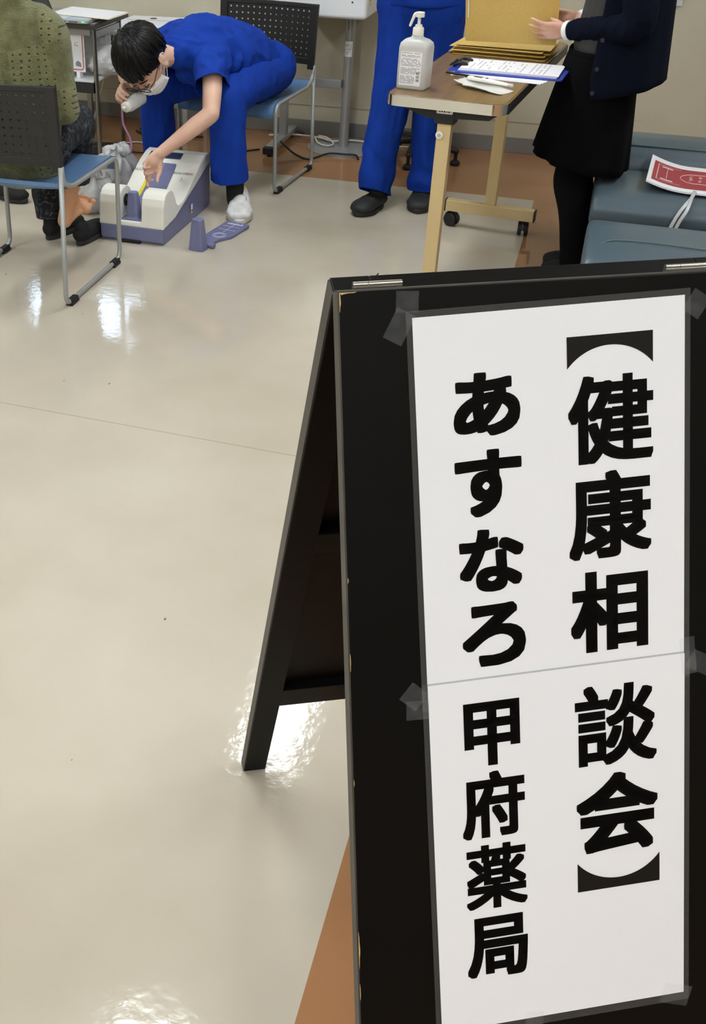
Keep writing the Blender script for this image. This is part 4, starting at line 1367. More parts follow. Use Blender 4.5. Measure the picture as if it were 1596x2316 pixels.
# notice with a red frame standing on the desk shelf
NT = thing('notice', 'white notice with a red frame standing on the desk shelf', 'notice', (-2.668, 5.225, 0.4085))
MB().box((-0.14, -0.003, 0.03), (0.10, 0.0, 0.27)).build('card', M_SHEET, NT, bevel=0.0005)
fr = [(x, -0.0036, y) for x, y in rrect(-0.132, 0.042, 0.090, 0.258, 0.014)]
MB().tube(fr, 0.0024, 6, closed=True).build('red_frame', M_REDINK, NT, smooth=True)
vs, fs = glyph('に', 0.0)
MB().add([(0.045 + 0.022 * x, -0.0034, 0.16 + 0.022 * y) for x, y in vs], fs).build('lettering', M_REDINK, NT)
MB().prism([(0.045, 0.06), (0.078, 0.055), (0.076, 0.075), (0.06, 0.088), (0.046, 0.078)], 0.0032, 0.0036, M.Rotation(pi / 2, 4, 'X')).build('illustration', mat('grey_blue_print', (128, 140, 150), 0.7), NT, fix=True)
for x in (-0.10, 0.06):
    MB().box((x - 0.01, -0.012, 0.0), (x + 0.01, 0.03, 0.032)).build('stand_foot', M_SHEET, NT, bevel=0.002)


def crumple(name, label, cat, c, r, m, amp=0.35, seed=0, sub=4, flat_bottom=None, stretch=None):
    bm = bmesh.new()
    bmesh.ops.create_icosphere(bm, subdivisions=sub, radius=1)
    me = bpy.data.meshes.new(name)
    for v_ in bm.verts:
        d = v_.co.normalized()
        k = 1 + amp * (NZ.noise(d * 1.6 + V((seed, seed, 0))) + 0.55 * abs(NZ.noise(d * 3.7 + V((0, seed, seed)))) + 0.25 * NZ.noise(d * 8 + V((seed, 0, 0))))
        v_.co = V((d.x * r[0] * k, d.y * r[1] * k, d.z * r[2] * k))
        if stretch:
            v_.co = stretch(v_.co, d)
        v_.co += V(c)
        if flat_bottom is not None and v_.co.z < flat_bottom:
            v_.co.z = flat_bottom + 0.001 * abs(d.x)
    bm.to_mesh(me)
    bm.free()
    loc = V((c[0], c[1], flat_bottom if flat_bottom is not None else c[2] - r[2]))
    for v_ in me.vertices:
        v_.co -= loc
    o_ = link(me, name, m)
    o_.location = loc
    me.set_sharp_from_angle(angle=RAD(18))
    me.polygons.foreach_set('use_smooth', [True] * len(me.polygons))
    return tag(o_, label, cat)


crumple('plastic_bag', 'white plastic bag full of boxes on the desk shelf', 'bag', (-2.50, 5.36, 0.475), (0.115, 0.10, 0.075), M_BAG, 0.22, 4, flat_bottom=0.4085)
crumple('paper_wrapping', 'upright crumpled white wrapping poking out behind the shelf bag', 'wrapping', (-2.56, 5.45, 0.56), (0.035, 0.02, 0.065), M_SHEET, 0.3, 9)
CAB = thing('side_table', 'low white side table against the back wall behind the desk', 'table', (-2.5, 5.8, 0))
MB().box((-2.93, 5.625, 0.455), (-2.16, 5.64, 0.565)).build('apron', mat('apron_grey', (206, 208, 216), 0.4), CAB, world=True, bevel=0.002)
MB().box((-2.97, 5.60, 0.565), (-2.12, 6.03, 0.588)).build('top', M_WHITEBOX, CAB, world=True, bevel=0.004)
for xx in (-2.92, -2.17):
    for yy_ in (5.65, 5.98):
        MB().box((xx - 0.014, yy_ - 0.014, 0), (xx + 0.014, yy_ + 0.014, 0.566)).build('leg', M_SILVER, CAB, world=True, bevel=0.002)
PS2 = thing('paper_stack', 'white printed papers in a clear sleeve on the low white side table', 'papers', (-2.45, 5.86, 0.589), RAD(4))
for k in range(4):
    MB().prism([(-0.16, -0.12 + .004 * k), (0.15 - 0.01 * k, -0.125), (0.17, 0.12), (-0.15, 0.12)], 0.006 * k, 0.006 * k + 0.0055).build('sheet', M_SHEET, PS2, fix=True)
MB().box((-0.14, -0.02, 0.0238), (0.13, -0.015, 0.0242)).build('purple_line', mat('purple_print', (150, 120, 170), 0.6), PS2)
MB().cyl((0.0, 0.04, 0.0238), (0.0, 0.04, 0.026), 0.02, seg=16).build('grey_mark', M_GREYINK, PS2)

# plastic bags on the floor
def bag(label, c, r, h, m, seed, spout, lean=(0, 0)):
    """gathered plastic bag: full below, pinched neck, flaring top; vertical creases"""
    nu, nv = 72, 34
    vs, fs = [], []
    for j in range(nv + 1):
        v_ = j / nv
        body = (1 - abs(2 * min(v_ / 0.78, 1) - 0.75) ** 2.6 * 0.5) if v_ < 0.78 else 0.5 * (1 - ((v_ - 0.78) / 0.22) ** 1.5 * (1 - spout))
        if j == 0:
            body = 0.55
        for i in range(nu):
            a = 2 * pi * i / nu
            q = V((cos(a) * 1.3 + seed, sin(a) * 1.3, v_ * 2.2))
            cre = abs(NZ.noise(V((cos(a) * 3.2 + seed, sin(a) * 3.2, v_ * 1.1)))) * 0.42 + abs(NZ.noise(V((cos(a) * 4 - seed, sin(a) * 4, v_ * 6.2)))) * 0.34
            k = body * (1.06 + 0.45 * NZ.noise(q) - cre)
            z = h * v_ * (1 + 0.4 * NZ.noise(V((cos(a) * 0.9 + seed, sin(a) * 0.9, 5.0))) * v_ + 0.12 * NZ.noise(V((cos(a) * 4 + seed, sin(a) * 4, 5.0 + v_ * 3))))
            vs.append((c[0] + r[0] * k * cos(a) + lean[0] * v_ * v_, c[1] + r[1] * k * sin(a) + lean[1] * v_ * v_, min(max(0.001, z), h * (0.94 + 0.10 * NZ.noise(V((cos(a) * 2 + seed, sin(a) * 2, 9.0)))))))
    for j in range(nv):
        for i in range(nu):
            k = (i + 1) % nu
            fs.append((j * nu + i, j * nu + k, (j + 1) * nu + k, (j + 1) * nu + i))
    fs.append(tuple(range(nu))[::-1])
    o_ = MB().add([(x - c[0], y - c[1], z) for x, y, z in vs], fs).build('plastic_bag', m, smooth=True)
    o_.location = (c[0], c[1], 0)
    return tag(o_, label, 'bag')


bag('crumpled white plastic bag standing behind the densitometer', (-2.165, 4.62), (0.13, 0.10), 0.27, M_BAG, 2.3, 0.08, (0.05, 0.0))
bag('translucent white plastic bag slumped between the chair and the densitometer', (-2.155, 4.37), (0.115, 0.085), 0.24, M_BAG2, 6.1, 0.08, (0.02, 0.03))

# adapter, cables
ADP = thing('power_adapter', 'black power adapter with a white label on the floor by the desk leg', 'adapter', (-2.50, 5.27, 0), RAD(14))
MB().box((-0.075, -0.04, 0.0), (0.075, 0.04, 0.055)).build('case', M_BLKPLASTIC, ADP, bevel=0.01)
MB().box((-0.03, -0.0412, 0.012), (0.062, -0.0395, 0.045)).build('label', M_SHEET, ADP)
MB().cyl((0.075, 0, 0.025), (0.10, 0, 0.025), 0.008, 0.004, seg=12).build('strain_relief', M_BLKPLASTIC, ADP, smooth='auto')


def cable(name, label, pts, r, m):
    return tag(MB().tube(spline(pts, 6), r, 8).build(name, m, smooth=True), label, 'cable')


cable('cable', 'thin black cable running over the orange floor behind the seated person', [(-2.41, 5.28, 0.02), (-2.2, 5.35, 0.006), (-2.0, 5.42, 0.006), (-1.85, 5.5, 0.006), (-1.72, 5.62, 0.006)], 0.005, M_CABLEB)
cable('cable', 'black power cable drooping from the foot bar across the column base', [(-1.60, 5.62, 0.06), (-1.50, 5.55, 0.02), (-1.42, 5.52, 0.006), (-1.37, 5.56, 0.012), (-1.32, 5.62, 0.02), (-1.24, 5.63, 0.02), (-1.18, 5.64, 0.018), (-1.155, 5.60, 0.008)], 0.0055, M_CABLEB)
cable('cable', 'black cable rising up the wall beside the standing person', [(-1.135, 5.63, 0.008), (-1.13, 5.76, 0.06), (-1.135, 5.86, 0.15), (-1.09, 5.93, 0.19), (-1.02, 5.97, 0.21)], 0.005, M_CABLEB)
cable('cable', 'pale grey cable along the skirting behind the column', [(-1.75, 5.90, 0.012), (-1.62, 5.93, 0.02), (-1.45, 5.90, 0.025), (-1.36, 5.86, 0.022), (-1.25, 5.92, 0.02), (-1.05, 5.93, 0.006), (-0.9, 5.95, 0.006)], 0.006, M_CABLEW)
cable('cable', 'pale loop of cable coiled beside the column base', [(-1.47, 5.88, 0.03), (-1.43, 5.80, 0.021), (-1.37, 5.76, 0.021), (-1.345, 5.81, 0.022), (-1.40, 5.88, 0.034), (-1.46, 5.92, 0.03)], 0.005, M_CABLEW)
cable('cable', 'pink cable hanging from under the desk to the adapter', [(-2.46, 5.42, 0.34), (-2.47, 5.45, 0.22), (-2.47, 5.46, 0.12), (-2.42, 5.43, 0.05), (-2.38, 5.35, 0.015), (-2.37, 5.26, 0.008), (-2.39, 5.20, 0.008)], 0.006, M_CABLEP)
cable('cable', 'short black cable dropping from the shelf bag', [(-2.44, 5.47, 0.40), (-2.38, 5.50, 0.33), (-2.36, 5.52, 0.27), (-2.33, 5.54, 0.25)], 0.004, M_CABLEB)
cable('cable', 'black looped cable lying beyond the desk leg', [(-2.52, 5.75, 0.008), (-2.44, 5.70, 0.008), (-2.37, 5.74, 0.010), (-2.38, 5.82, 0.012), (-2.46, 5.84, 0.010), (-2.5, 5.77, 0.014), (-2.30, 5.72, 0.008), (-2.1, 5.75, 0.008)], 0.005, M_CABLEB)
cable('cable', 'white cable trailing over the orange floor under the desk', [(-2.62, 5.40, 0.008), (-2.5, 5.45, 0.008), (-2.42, 5.52, 0.008), (-2.3, 5.50, 0.008), (-2.2, 5.52, 0.008)], 0.005, M_CABLEW)
cable('cable', 'pale cable slanting down under the desk shelf', [(-2.60, 5.52, 0.345), (-2.63, 5.50, 0.24), (-2.66, 5.48, 0.12), (-2.66, 5.44, 0.01)], 0.005, M_CABLEW)
cable('cable', 'black wire hooked on the grey apron of the side table', [(-2.585, 5.615, 0.56), (-2.59, 5.615, 0.51), (-2.565, 5.615, 0.475), (-2.53, 5.615, 0.468), (-2.49, 5.615, 0.468)], 0.003, M_CABLEB)
BC = tag(MB().box((-2.50, 5.43, 0.245), (-2.455, 5.465, 0.30)).box((-2.455, 5.44, 0.25), (-2.43, 5.458, 0.27)).build('cable_connector', mat('blue_connector', (20, 34, 110), 0.4), bevel=0.004), 'small blue connector hanging under the desk', 'connector')
cable('cable', 'thin dark cord holding the blue connector under the shelf', [(-2.478, 5.448, 0.395), (-2.474, 5.448, 0.35), (-2.478, 5.448, 0.298)], 0.0025, M_CABLEB)
# ------------------------------------------------------------------ swivel stool behind the standing person
STL = thing('swivel_stool', 'black five-legged swivel stool behind the standing person in scrubs', 'stool', (-0.875, 5.765, 0))
for k in range(5):
    a = RAD(72 * k - 90)
    d = V((cos(a), sin(a), 0))
    LG = MB().limb([(d * 0.02) + V((0, 0, 0.10)), d * 0.13 + V((0, 0, 0.092)), d * 0.235 + V((0, 0, 0.075))], [0.024, 0.02, 0.016], 12).build('base_leg', M_BLKPLASTIC, STL, smooth=True)
    MB().cyl(d * 0.235 + V((0, 0, 0.02)), d * 0.235 + V((0, 0, 0.075)), 0.010, seg=10).build('caster_stem', M_BLKPLASTIC, LG, smooth='auto')
    MB().lathe([(0.022, 0.0), (0.026, 0.006), (0.026, 0.016), (0.018, 0.026)], 18, M.Translation(d * 0.235)).build('glide', M_RUBBER, LG, smooth='auto')
MB().cyl((0, 0, 0.09), (0, 0, 0.30), 0.028, seg=20).build('outer_column', M_BLKPLASTIC, STL, smooth='auto')
MB().cyl((0, 0, 0.30), (0, 0, 0.44), 0.018, seg=20).build('gas_column', M_BLKPLASTIC, STL, smooth='auto')
MB().lathe([(0.10, 0.42), (0.175, 0.432), (0.18, 0.45), (0.175, 0.478), (0.15, 0.488), (0.02, 0.49)], 36).build('seat', M_BLKPLASTIC, STL, smooth='auto')

# ------------------------------------------------------------------ people
def fold(fx, fy, fz, amp, seed=0.0, fine=0.0):
    """cloth folds: smooth ridged noise stretched along the garment"""
    def f(c):
        p_ = V((c.x * fx + seed, c.y * fy, c.z * fz))
        a = NZ.noise(p_)
        r_ = (0.5 - abs(a)) * 2 - 0.55
        r2 = (0.5 - abs(NZ.noise(p_ * 2.3 + V((7, 1, 3))))) * 2 - 0.6
        return amp * r_ + amp * 0.45 * r2 + (fine * NZ.noise(p_ * 3.1) if fine else 0)
    return f


def hand(mb, wrist, f, p, left, curl=(20, 25, 20), spread=4.0, thumb=(0.5, 0.55, 0.35), curls=None, s=1.0):
    """palm, five fingers of their own; f = towards the fingers, p = out of the palm"""
    f = V(f).normalized()
    p = V(p)
    p = (p - f * p.dot(f)).normalized()
    t = (p.cross(f) if left else f.cross(p)).normalized()
    wr = V(wrist)
    lens = (0.070, 0.078, 0.073, 0.058)
    offs = (0.029, 0.010, -0.010, -0.028)
    fwd = (0.085, 0.089, 0.085, 0.077)
    for i in range(4):
        k = wr + (f * fwd[i] + t * offs[i]) * s
        mb.limb([wr + t * offs[i] * 0.55 * s, wr + (f * fwd[i] * 0.55 + t * offs[i] * 0.85) * s, k], [0.015 * s, 0.0145 * s, 0.0115 * s], 10)
        cu = curls[i] if curls else curl
        d = (f * cos(RAD(spread * (1.5 - i))) + t * sin(RAD(spread * (1.5 - i)))).normalized()
        ang = 0
        pts = [k]
        for q_, (l, c_) in enumerate(zip((0.44, 0.31, 0.25), cu)):
            ang += c_
            dd = d * cos(RAD(ang)) + p * sin(RAD(ang))
            pts.append(pts[-1] + dd * lens[i] * l * 1.08 * s)
        rr = (0.0098, 0.0088, 0.0080, 0.0066) if i < 3 else (0.0086, 0.0078, 0.0070, 0.006)
        mb.limb(pts, [x * s for x in rr], 10)
    b0 = wr + (f * 0.022 + t * 0.020) * s
    d1 = (f * thumb[0] + t * thumb[1] + p * thumb[2]).normalized()
    d2 = (f * (thumb[0] + 0.35) + t * thumb[1] * 0.45 + p * thumb[2]).normalized()
    k1 = b0 + d1 * 0.042 * s
    k2 = k1 + d2 * 0.032 * s
    k3 = k2 + (d2 + p * 0.25).normalized() * 0.024 * s
    mb.limb([b0, k1, k2, k3], [0.0165 * s, 0.0125 * s, 0.0102 * s, 0.0078 * s], 10)
    mb.ell(wr + f * 0.045 * s + p * 0.004 * s, (0.03 * s, 0.03 * s, 0.018 * s), M((t, f, p)).transposed().to_4x4())


def head_frame(c, fwd, up):
    fwd, up = V(fwd).normalized(), V(up)
    up = (up - fwd * up.dot(fwd)).normalized()
    lf = up.cross(fwd)                       # the person's left
    # local x = left, local y = back, local z = up
    return M(((lf.x, -fwd.x, up.x, c[0]), (lf.y, -fwd.y, up.y, c[1]), (lf.z, -fwd.z, up.z, c[2]), (0, 0, 0, 1)))


def head(mb, H):
    """skull, jaw, nose, brow, ears in one go"""
    e = lambda c, r: mb.ell(H @ V(c), r, H, 20, 14)
    e((0, 0.012, 0.030), (0.073, 0.092, 0.088))
    e((0, -0.020, -0.015), (0.068, 0.070, 0.085))
    e((0, -0.030, -0.058), (0.054, 0.052, 0.047))
    e((0, -0.060, -0.088), (0.022, 0.018, 0.016))
    e((0, -0.070, 0.018), (0.050, 0.018, 0.012))
    mb.limb([H @ V((0, -0.084, 0.008)), H @ V((0, -0.099, -0.022)), H @ V((0, -0.103, -0.034))], [0.008, 0.010, 0.011], 10)
    for s in (-1, 1):
        e((s * 0.009, -0.094, -0.036), (0.007, 0.008, 0.006))
        e((s * 0.030, -0.072, -0.024), (0.020, 0.016, 0.018))
        rot = H.to_3x3() @ M.Rotation(RAD(s * 22), 3, 'Z')
        mb.ell(H @ V((s * 0.084, 0.010, -0.010)), (0.008, 0.021, 0.033), rot.to_4x4(), 14, 10)
        mb.ell(H @ V((s * 0.090, 0.020, 0.004)), (0.005, 0.013, 0.018), rot.to_4x4(), 12, 8)
        mb.ell(H @ V((s * 0.082, 0.004, -0.036)), (0.006, 0.008, 0.011), rot.to_4x4(), 12, 8)
    mb.limb([H @ V((-0.018, -0.087, -0.062)), H @ V((0, -0.093, -0.061)), H @ V((0.018, -0.087, -0.062))], [0.006, 0.008, 0.006], 8)


def eyes(H, parent):
    for s in (-1, 1):
        EB = MB().ell(H @ V((s * 0.031, -0.077, 0.000)), 0.0125, H, 14, 10).build('eye', mat('eye_white', (236, 232, 228), 0.25), parent, smooth=True, world=True)
        MB().ell(H @ V((s * 0.031, -0.0868, -0.003)), (0.0055, 0.003, 0.0055), H, 12, 8).build('iris', mat('iris_dark', (30, 22, 18), 0.2), EB, smooth=True, world=True)
        EB.children[0].matrix_parent_inverse = M.Identity(4)


def lids(mb, H):
    for s in (-1, 1):
        mb.limb([H @ V((s * 0.014, -0.080, 0.003)), H @ V((s * 0.031, -0.0875, 0.008)), H @ V((s * 0.047, -0.078, 0.003))], [0.004, 0.0055, 0.004], 8)
        mb.limb([H @ V((s * 0.015, -0.079, -0.010)), H @ V((s * 0.031, -0.086, -0.012)), H @ V((s * 0.046, -0.077, -0.009))], [0.003, 0.004, 0.003], 8)


def hair_cap(H, parent, style, m, seed=1, n=260, voxel=0.005):
    """scalp volume plus overlapping locks combed from the crown"""
    rnd = random.Random(seed)
    mb = MB()
    c = V((0, 0.020, 0.036))
    R = V((0.088, 0.106, 0.100))
    crown = V((0.0, 0.45, 0.9)).normalized()
    if style != 'bun':
        mb.ell(H @ (c + V((0, 0.006, 0.006))), (R.x * 0.985, R.y * 0.95, R.z * 0.985), H, 24, 16)
        mb.ell(H @ (c + V((0, 0.045, -0.045))), (0.070, 0.055, 0.055), H, 18, 12)
    else:
        mb.ell(H @ (c + V((0, 0.006, 0.006))), (R.x * 0.98, R.y * 0.95, R.z * 0.97), H, 24, 16)
        mb.ell(H @ (c + V((0, 0.05, -0.04))), (0.07, 0.055, 0.06), H, 18, 12)
    for i in range(n):
        az = rnd.uniform(0, 2 * pi)
        back = -cos(az)                       # az=0 is the face side
        length = {'short': 1.36 + 0.55 * max(0, back) + 0.26 * rnd.random() + (0.10 * abs(sin(az)) if back > -0.5 else 0.0), 'long': 2.0 + 0.3 * rnd.random(), 'bun': 1.4 + 0.4 * max(0, back)}[style]
        if style == 'short':                      # trimmed round the ears
            length -= 0.42 * math.exp(-((abs(sin(az)) - 1.0) / 0.10) ** 2) * (1 if back > -0.4 else 0.4)
        if style != 'short' and back < -0.6:
            length = 1.15
        pts, rr = [], []
        t0 = rnd.uniform(0.05, 0.45)
        side = rnd.uniform(-0.06, 0.06)
        lift = rnd.uniform(-0.004, 0.007)
        for k in range(6):
            th = t0 + (length - t0) * k / 5
            d = V((sin(az + side * k) * sin(th), -cos(az + side * k) * sin(th), cos(th)))
            # tilt so that locks start at the crown, towards the back of the head
            d = M.Rotation(RAD(-24) * (1 - k / 5), 3, 'X') @ d
            s_ = 1.0 + (lift * 10 + 0.018)
            q_ = V((d.x * R.x, d.y * R.y, d.z * R.z)) * s_
            if th > pi / 2:
                q_.z -= (th - pi / 2) * 0.03
            pts.append(H @ (c + q_))
            rr.append((0.0050 + 0.0035 * sin(pi * (k + 0.6) / 6)) * (0.3 if k == 5 else 0.75 if k == 4 else 1))
        mb.tube(pts, rr, 6)
    return mb


def build_hair(mb, parent, m, voxel=0.0035):
    o = mb.build('hair', m, parent, smooth=True, world=True)
    o['kind'] = 'stuff'
    return o


def mask(H, parent):
    """pleated face mask with ear loops"""
    vs, fs = [], []
    nu, nv = 18, 12
    for j in range(nv + 1):
        v_ = j / nv
        for i in range(nu + 1):
            u = i / nu * 2 - 1
            a = u * RAD(72)
            rx = 0.070 - 0.018 * abs(v_ - 0.35)
            ry = 0.103 - 0.026 * max(0, v_ - 0.35) - 0.012 * max(0, 0.25 - v_)
            z = -0.018 - 0.090 * v_ + 0.012 * abs(u) * (0.5 - v_) * -1 - 0.012 * abs(u) * (1 if v_ < 0.5 else -1.6) * abs(v_ - 0.5)
            ple = 0.0022 * (1 if int(v_ * 6) % 2 else -1) * (1 - abs(u) ** 4) * (1 if 0.1 < v_ < 0.9 else 0)
            nose = 0.010 * math.exp(-(u / 0.22) ** 2) * (1 - v_)
            vs.append(H @ V((sin(a) * rx, -cos(a) * (ry + ple + nose) + 0.0, z)))
    for j in range(nv):
        for i in range(nu):
            a = j * (nu + 1) + i
            fs.append((a, a + 1, a + nu + 2, a + nu + 1))
    o = MB().add(vs, fs).build('face_mask', M_MASK, parent, smooth=True, world=True)
    sm = o.modifiers.new('s', 'SOLIDIFY')
    sm.thickness = 0.0018
    for s in (-1, 1):
        a = V((s * 0.066, -0.030, -0.028))
        b_ = V((s * 0.054, -0.030, -0.086))
        pts = [H @ p_ for p_ in (a, V((s * 0.081, -0.008, -0.004)), V((s * 0.086, 0.022, 0.020)), V((s * 0.084, 0.036, -0.006)), V((s * 0.069, 0.004, -0.050)), b_)]
        lo = MB().tube(spline(pts, 4), 0.0018, 6).build('ear_loop', M_MASK, o, smooth=True)
        lo.parent = o
    return o


def glasses(H, parent):
    g = MB()
    for s in (-1, 1):
        ring = []
        for k in range(20):
            a = 2 * pi * k / 20
            ring.append(H @ V((s * 0.033 + 0.025 * cos(a) * (1 if abs(cos(a)) < .9 else 1), -0.108 + 0.10 * (abs(s * 0.033 + 0.025 * cos(a)) ** 2) * 3, 0.0 + 0.017 * sin(a) * (1.08 if sin(a) > 0 else 1))))
        g.tube(ring, 0.0021, 6, closed=True)
        g.tube([H @ V((s * 0.058, -0.104, 0.006)), H @ V((s * 0.076, -0.075, 0.007)), H @ V((s * 0.080, -0.02, 0.008)), H @ V((s * 0.081, 0.015, 0.004))], 0.002, 6)
    g.tube([H @ V((-0.009, -0.107, 0.004)), H @ V((0, -0.110, 0.006)), H @ V((0.009, -0.107, 0.004))], 0.002, 6)
    fr_ = g.build('glasses', M_BLKPLASTIC, parent, smooth=True, world=True)
    return fr_


def shoe(name, mb, heel, toe, m, sole_m, parent, w=0.048, h=0.075, ankle=True, open_top=False, sole_name='sole'):
    """slip-on shoe built along heel -> toe"""
    heel, toe = V(heel), V(toe)
    d = (toe - heel)
    L = d.length
    d.normalize()
    s = V((-d.y, d.x, 0)).normalized()
    u = V((0, 0, 1))
    up = MB()
    P = lambda a, b_, c_: heel + d * (a * L) + s * b_ + u * c_
    up.limb([P(0.12, 0, 0.045), P(0.4, 0, 0.043), P(0.72, 0, 0.038), P(0.88, 0, 0.034)], [(w * 0.78, 0.034), (w * 0.82, 0.034), (w, 0.030), (w * 0.80, 0.024)], 16, flat=(s, 1))
    if ankle:
        up.limb([P(0.16, 0, 0.045), P(0.17, 0, h)], [(w * 0.72, w * 0.85), (w * 0.66, w * 0.80)], 14, flat=(s, 1))
        up.limb([P(0.25, 0, 0.055), P(0.55, 0, 0.058)], [(w * 0.6, 0.024), (w * 0.7, 0.018)], 12, flat=(s, 1))
    o = blob(up, name, m, parent, 0.0045, 4)
    so = MB()
    pr = []
    for k in range(28):
        a = 2 * pi * k / 28
        x = 0.5 + 0.5 * cos(a)
        wd = w * (0.80 + 0.22 * math.exp(-((x - 0.72) / 0.22) ** 2) - 0.06 * math.exp(-((x - 0.4) / 0.15) ** 2))
        y = sin(a) * wd
        q_ = heel + d * (x * L * 1.0) + s * y
        pr.append((q_.x, q_.y))
    so.prism(pr, 0.002, 0.024)
    so.build(sole_name, sole_m, parent if parent else None, world=True, bevel=0.005, fix=True)
    return o


# ---- person in blue scrubs bending forward on the chair
MAN = thing('person', 'person in blue scrubs, face mask and glasses bending over the densitometer', 'person', (-1.62, 4.85, 0))
HF = head_frame((-1.872, 4.385, 0.690), _r * -0.20 + _d * 0.95 + _fw * 0.08, _r * -0.56 + _d * -0.10 - _fw * 0.82) @ M.Scale(1.14, 4)
sk = MB()
head(sk, HF)
lids(sk, HF)
neck = HF @ V((0, 0.035, -0.06))
sk.limb([HF @ V((0, 0.02, -0.02)), neck, (-1.765, 4.57, 0.715)], [0.056, 0.052, 0.050])
sk.limb([(-1.75, 4.60, 0.71), (-1.68, 4.74, 0.69), (-1.60, 4.96, 0.63), (-1.57, 5.06, 0.56)], [0.055, 0.07, 0.075, 0.075])
shL, elL, wrL = V((-1.628, 4.575, 0.675)), V((-1.566, 4.385, 0.492)), V((-1.748, 4.232, 0.343))
sk.limb([(-1.70, 4.64, 0.69), shL], [0.042, 0.045])
sk.limb([shL, (shL + elL) / 2 + V((0.004, 0, 0)), elL], [0.048, 0.044, 0.038])
sk.limb([elL, elL.lerp(wrL, 0.3), elL.lerp(wrL, 0.75), wrL], [0.039, 0.040, 0.030, 0.025])
hand(sk, wrL, (-0.46, -0.55, -0.70), (0.75, -0.60, -0.02), True, curls=((8, 30, 25), (35, 50, 30), (45, 55, 35), (50, 55, 35)), spread=3, thumb=(0.75, 0.45, 0.45))
shR, elR, wrR = V((-1.862, 4.735, 0.735)), V((-2.055, 4.585, 0.60)), V((-1.962, 4.40, 0.582))
sk.limb([(-1.75, 4.68, 0.70), shR], [0.04, 0.042])
sk.limb([shR, (shR + elR) / 2, elR], [0.048, 0.044, 0.038])
sk.limb([elR, elR.lerp(wrR, 0.4), wrR], [0.038, 0.036, 0.026])
hand(sk, wrR, _r * -0.30 + _d * 0.40 - _fw * 0.55, _r * 0.55 + _d * 0.55 - _fw * 0.12, False, curls=((28, 45, 35), (30, 48, 35), (32, 50, 35), (32, 50, 35)), spread=3, thumb=(0.6, 0.75, 0.45), s=0.98)
for hp, kn_, an in (((-1.47, 5.04, 0.53), (-1.548, 4.585, 0.505), (-1.525, 4.60, 0.13)), ((-1.68, 5.06, 0.53), (-1.955, 4.70, 0.50), (-1.965, 4.77, 0.11))):
    sk.limb([(-1.57, 5.06, 0.55), hp, kn_], [0.08, 0.06, 0.045])
    sk.limb([kn_, an], [0.045, 0.034])
blob(sk, 'body', M_SKIN, MAN, 0.0048, 3)
build_hair(hair_cap(HF, MAN, 'short', M_HAIR, 4, 620), MAN, M_HAIR)
mask(HF, MAN)
glasses(HF, MAN)
for s in (-1, 1):
    MB().limb([HF @ V((s * 0.016, -0.088, 0.021)), HF @ V((s * 0.034, -0.088, 0.027)), HF @ V((s * 0.052, -0.074, 0.021))], [0.0026, 0.0034, 0.002], 6).build('eyebrow', M_HAIR, MAN, smooth=True, world=True)
    MB().tube(spline([HF @ V((s * 0.016, -0.0835, -0.003)), HF @ V((s * 0.031, -0.0915, -0.004)), HF @ V((s * 0.046, -0.081, -0.003))], 4), 0.0016, 6).build('eyelashes', M_HAIR, MAN, smooth=True, world=True)
# scrub top
st_ = MB()
st_.limb([(-1.79, 4.555, 0.712), (-1.70, 4.69, 0.715), (-1.635, 4.85, 0.685), (-1.585, 5.00, 0.625), (-1.56, 5.085, 0.565)], [(0.085, 0.075), (0.175, 0.120), (0.170, 0.115), (0.165, 0.122), (0.160, 0.125)], 22, flat=(V((0.87, 0.28, -0.25)), 1))
st_.limb([(-1.69, 4.66, 0.715), shL + V((0, 0.01, 0.008))], [0.10, 0.082])
st_.limb([(-1.78, 4.68, 0.725), shR], [0.098, 0.080])
st_.limb([shL, shL.lerp(elL, 0.35), shL.lerp(elL, 0.52)], [0.082, 0.079, 0.077])
st_.limb([shR, shR.lerp(elR, 0.45), shR.lerp(elR, 0.7)], [0.078, 0.07, 0.066])
st_.limb([(-1.60, 4.93, 0.56), (-1.68, 4.74, 0.585)], [0.08, 0.085])
st_.limb([(-1.655, 4.66, 0.60), (-1.76, 4.62, 0.62)], [0.07, 0.06])


def topfold(c):
    f1 = fold(6, 12, 9, 0.010, 3.0, 0.002)(c)
    d_ = (c - shL).length
    return f1 + 0.005 * sin(d_ * 95 + 2.5 * NZ.noise(c * 9)) * math.exp(-((d_ - 0.13) / 0.07) ** 2)


blob(st_, 'scrub_top', M_SCRUB, MAN, 0.007, 4, wrinkle=topfold, cuts=((shL.lerp(elL, 0.46), elL - shL + V((0.05, 0.0, 0.0)), 0.16), (HF @ V((0, 0.045, -0.085)), V((-1.884, 4.40, 0.66)) - V((-1.73, 4.62, 0.70)), 0.11)))
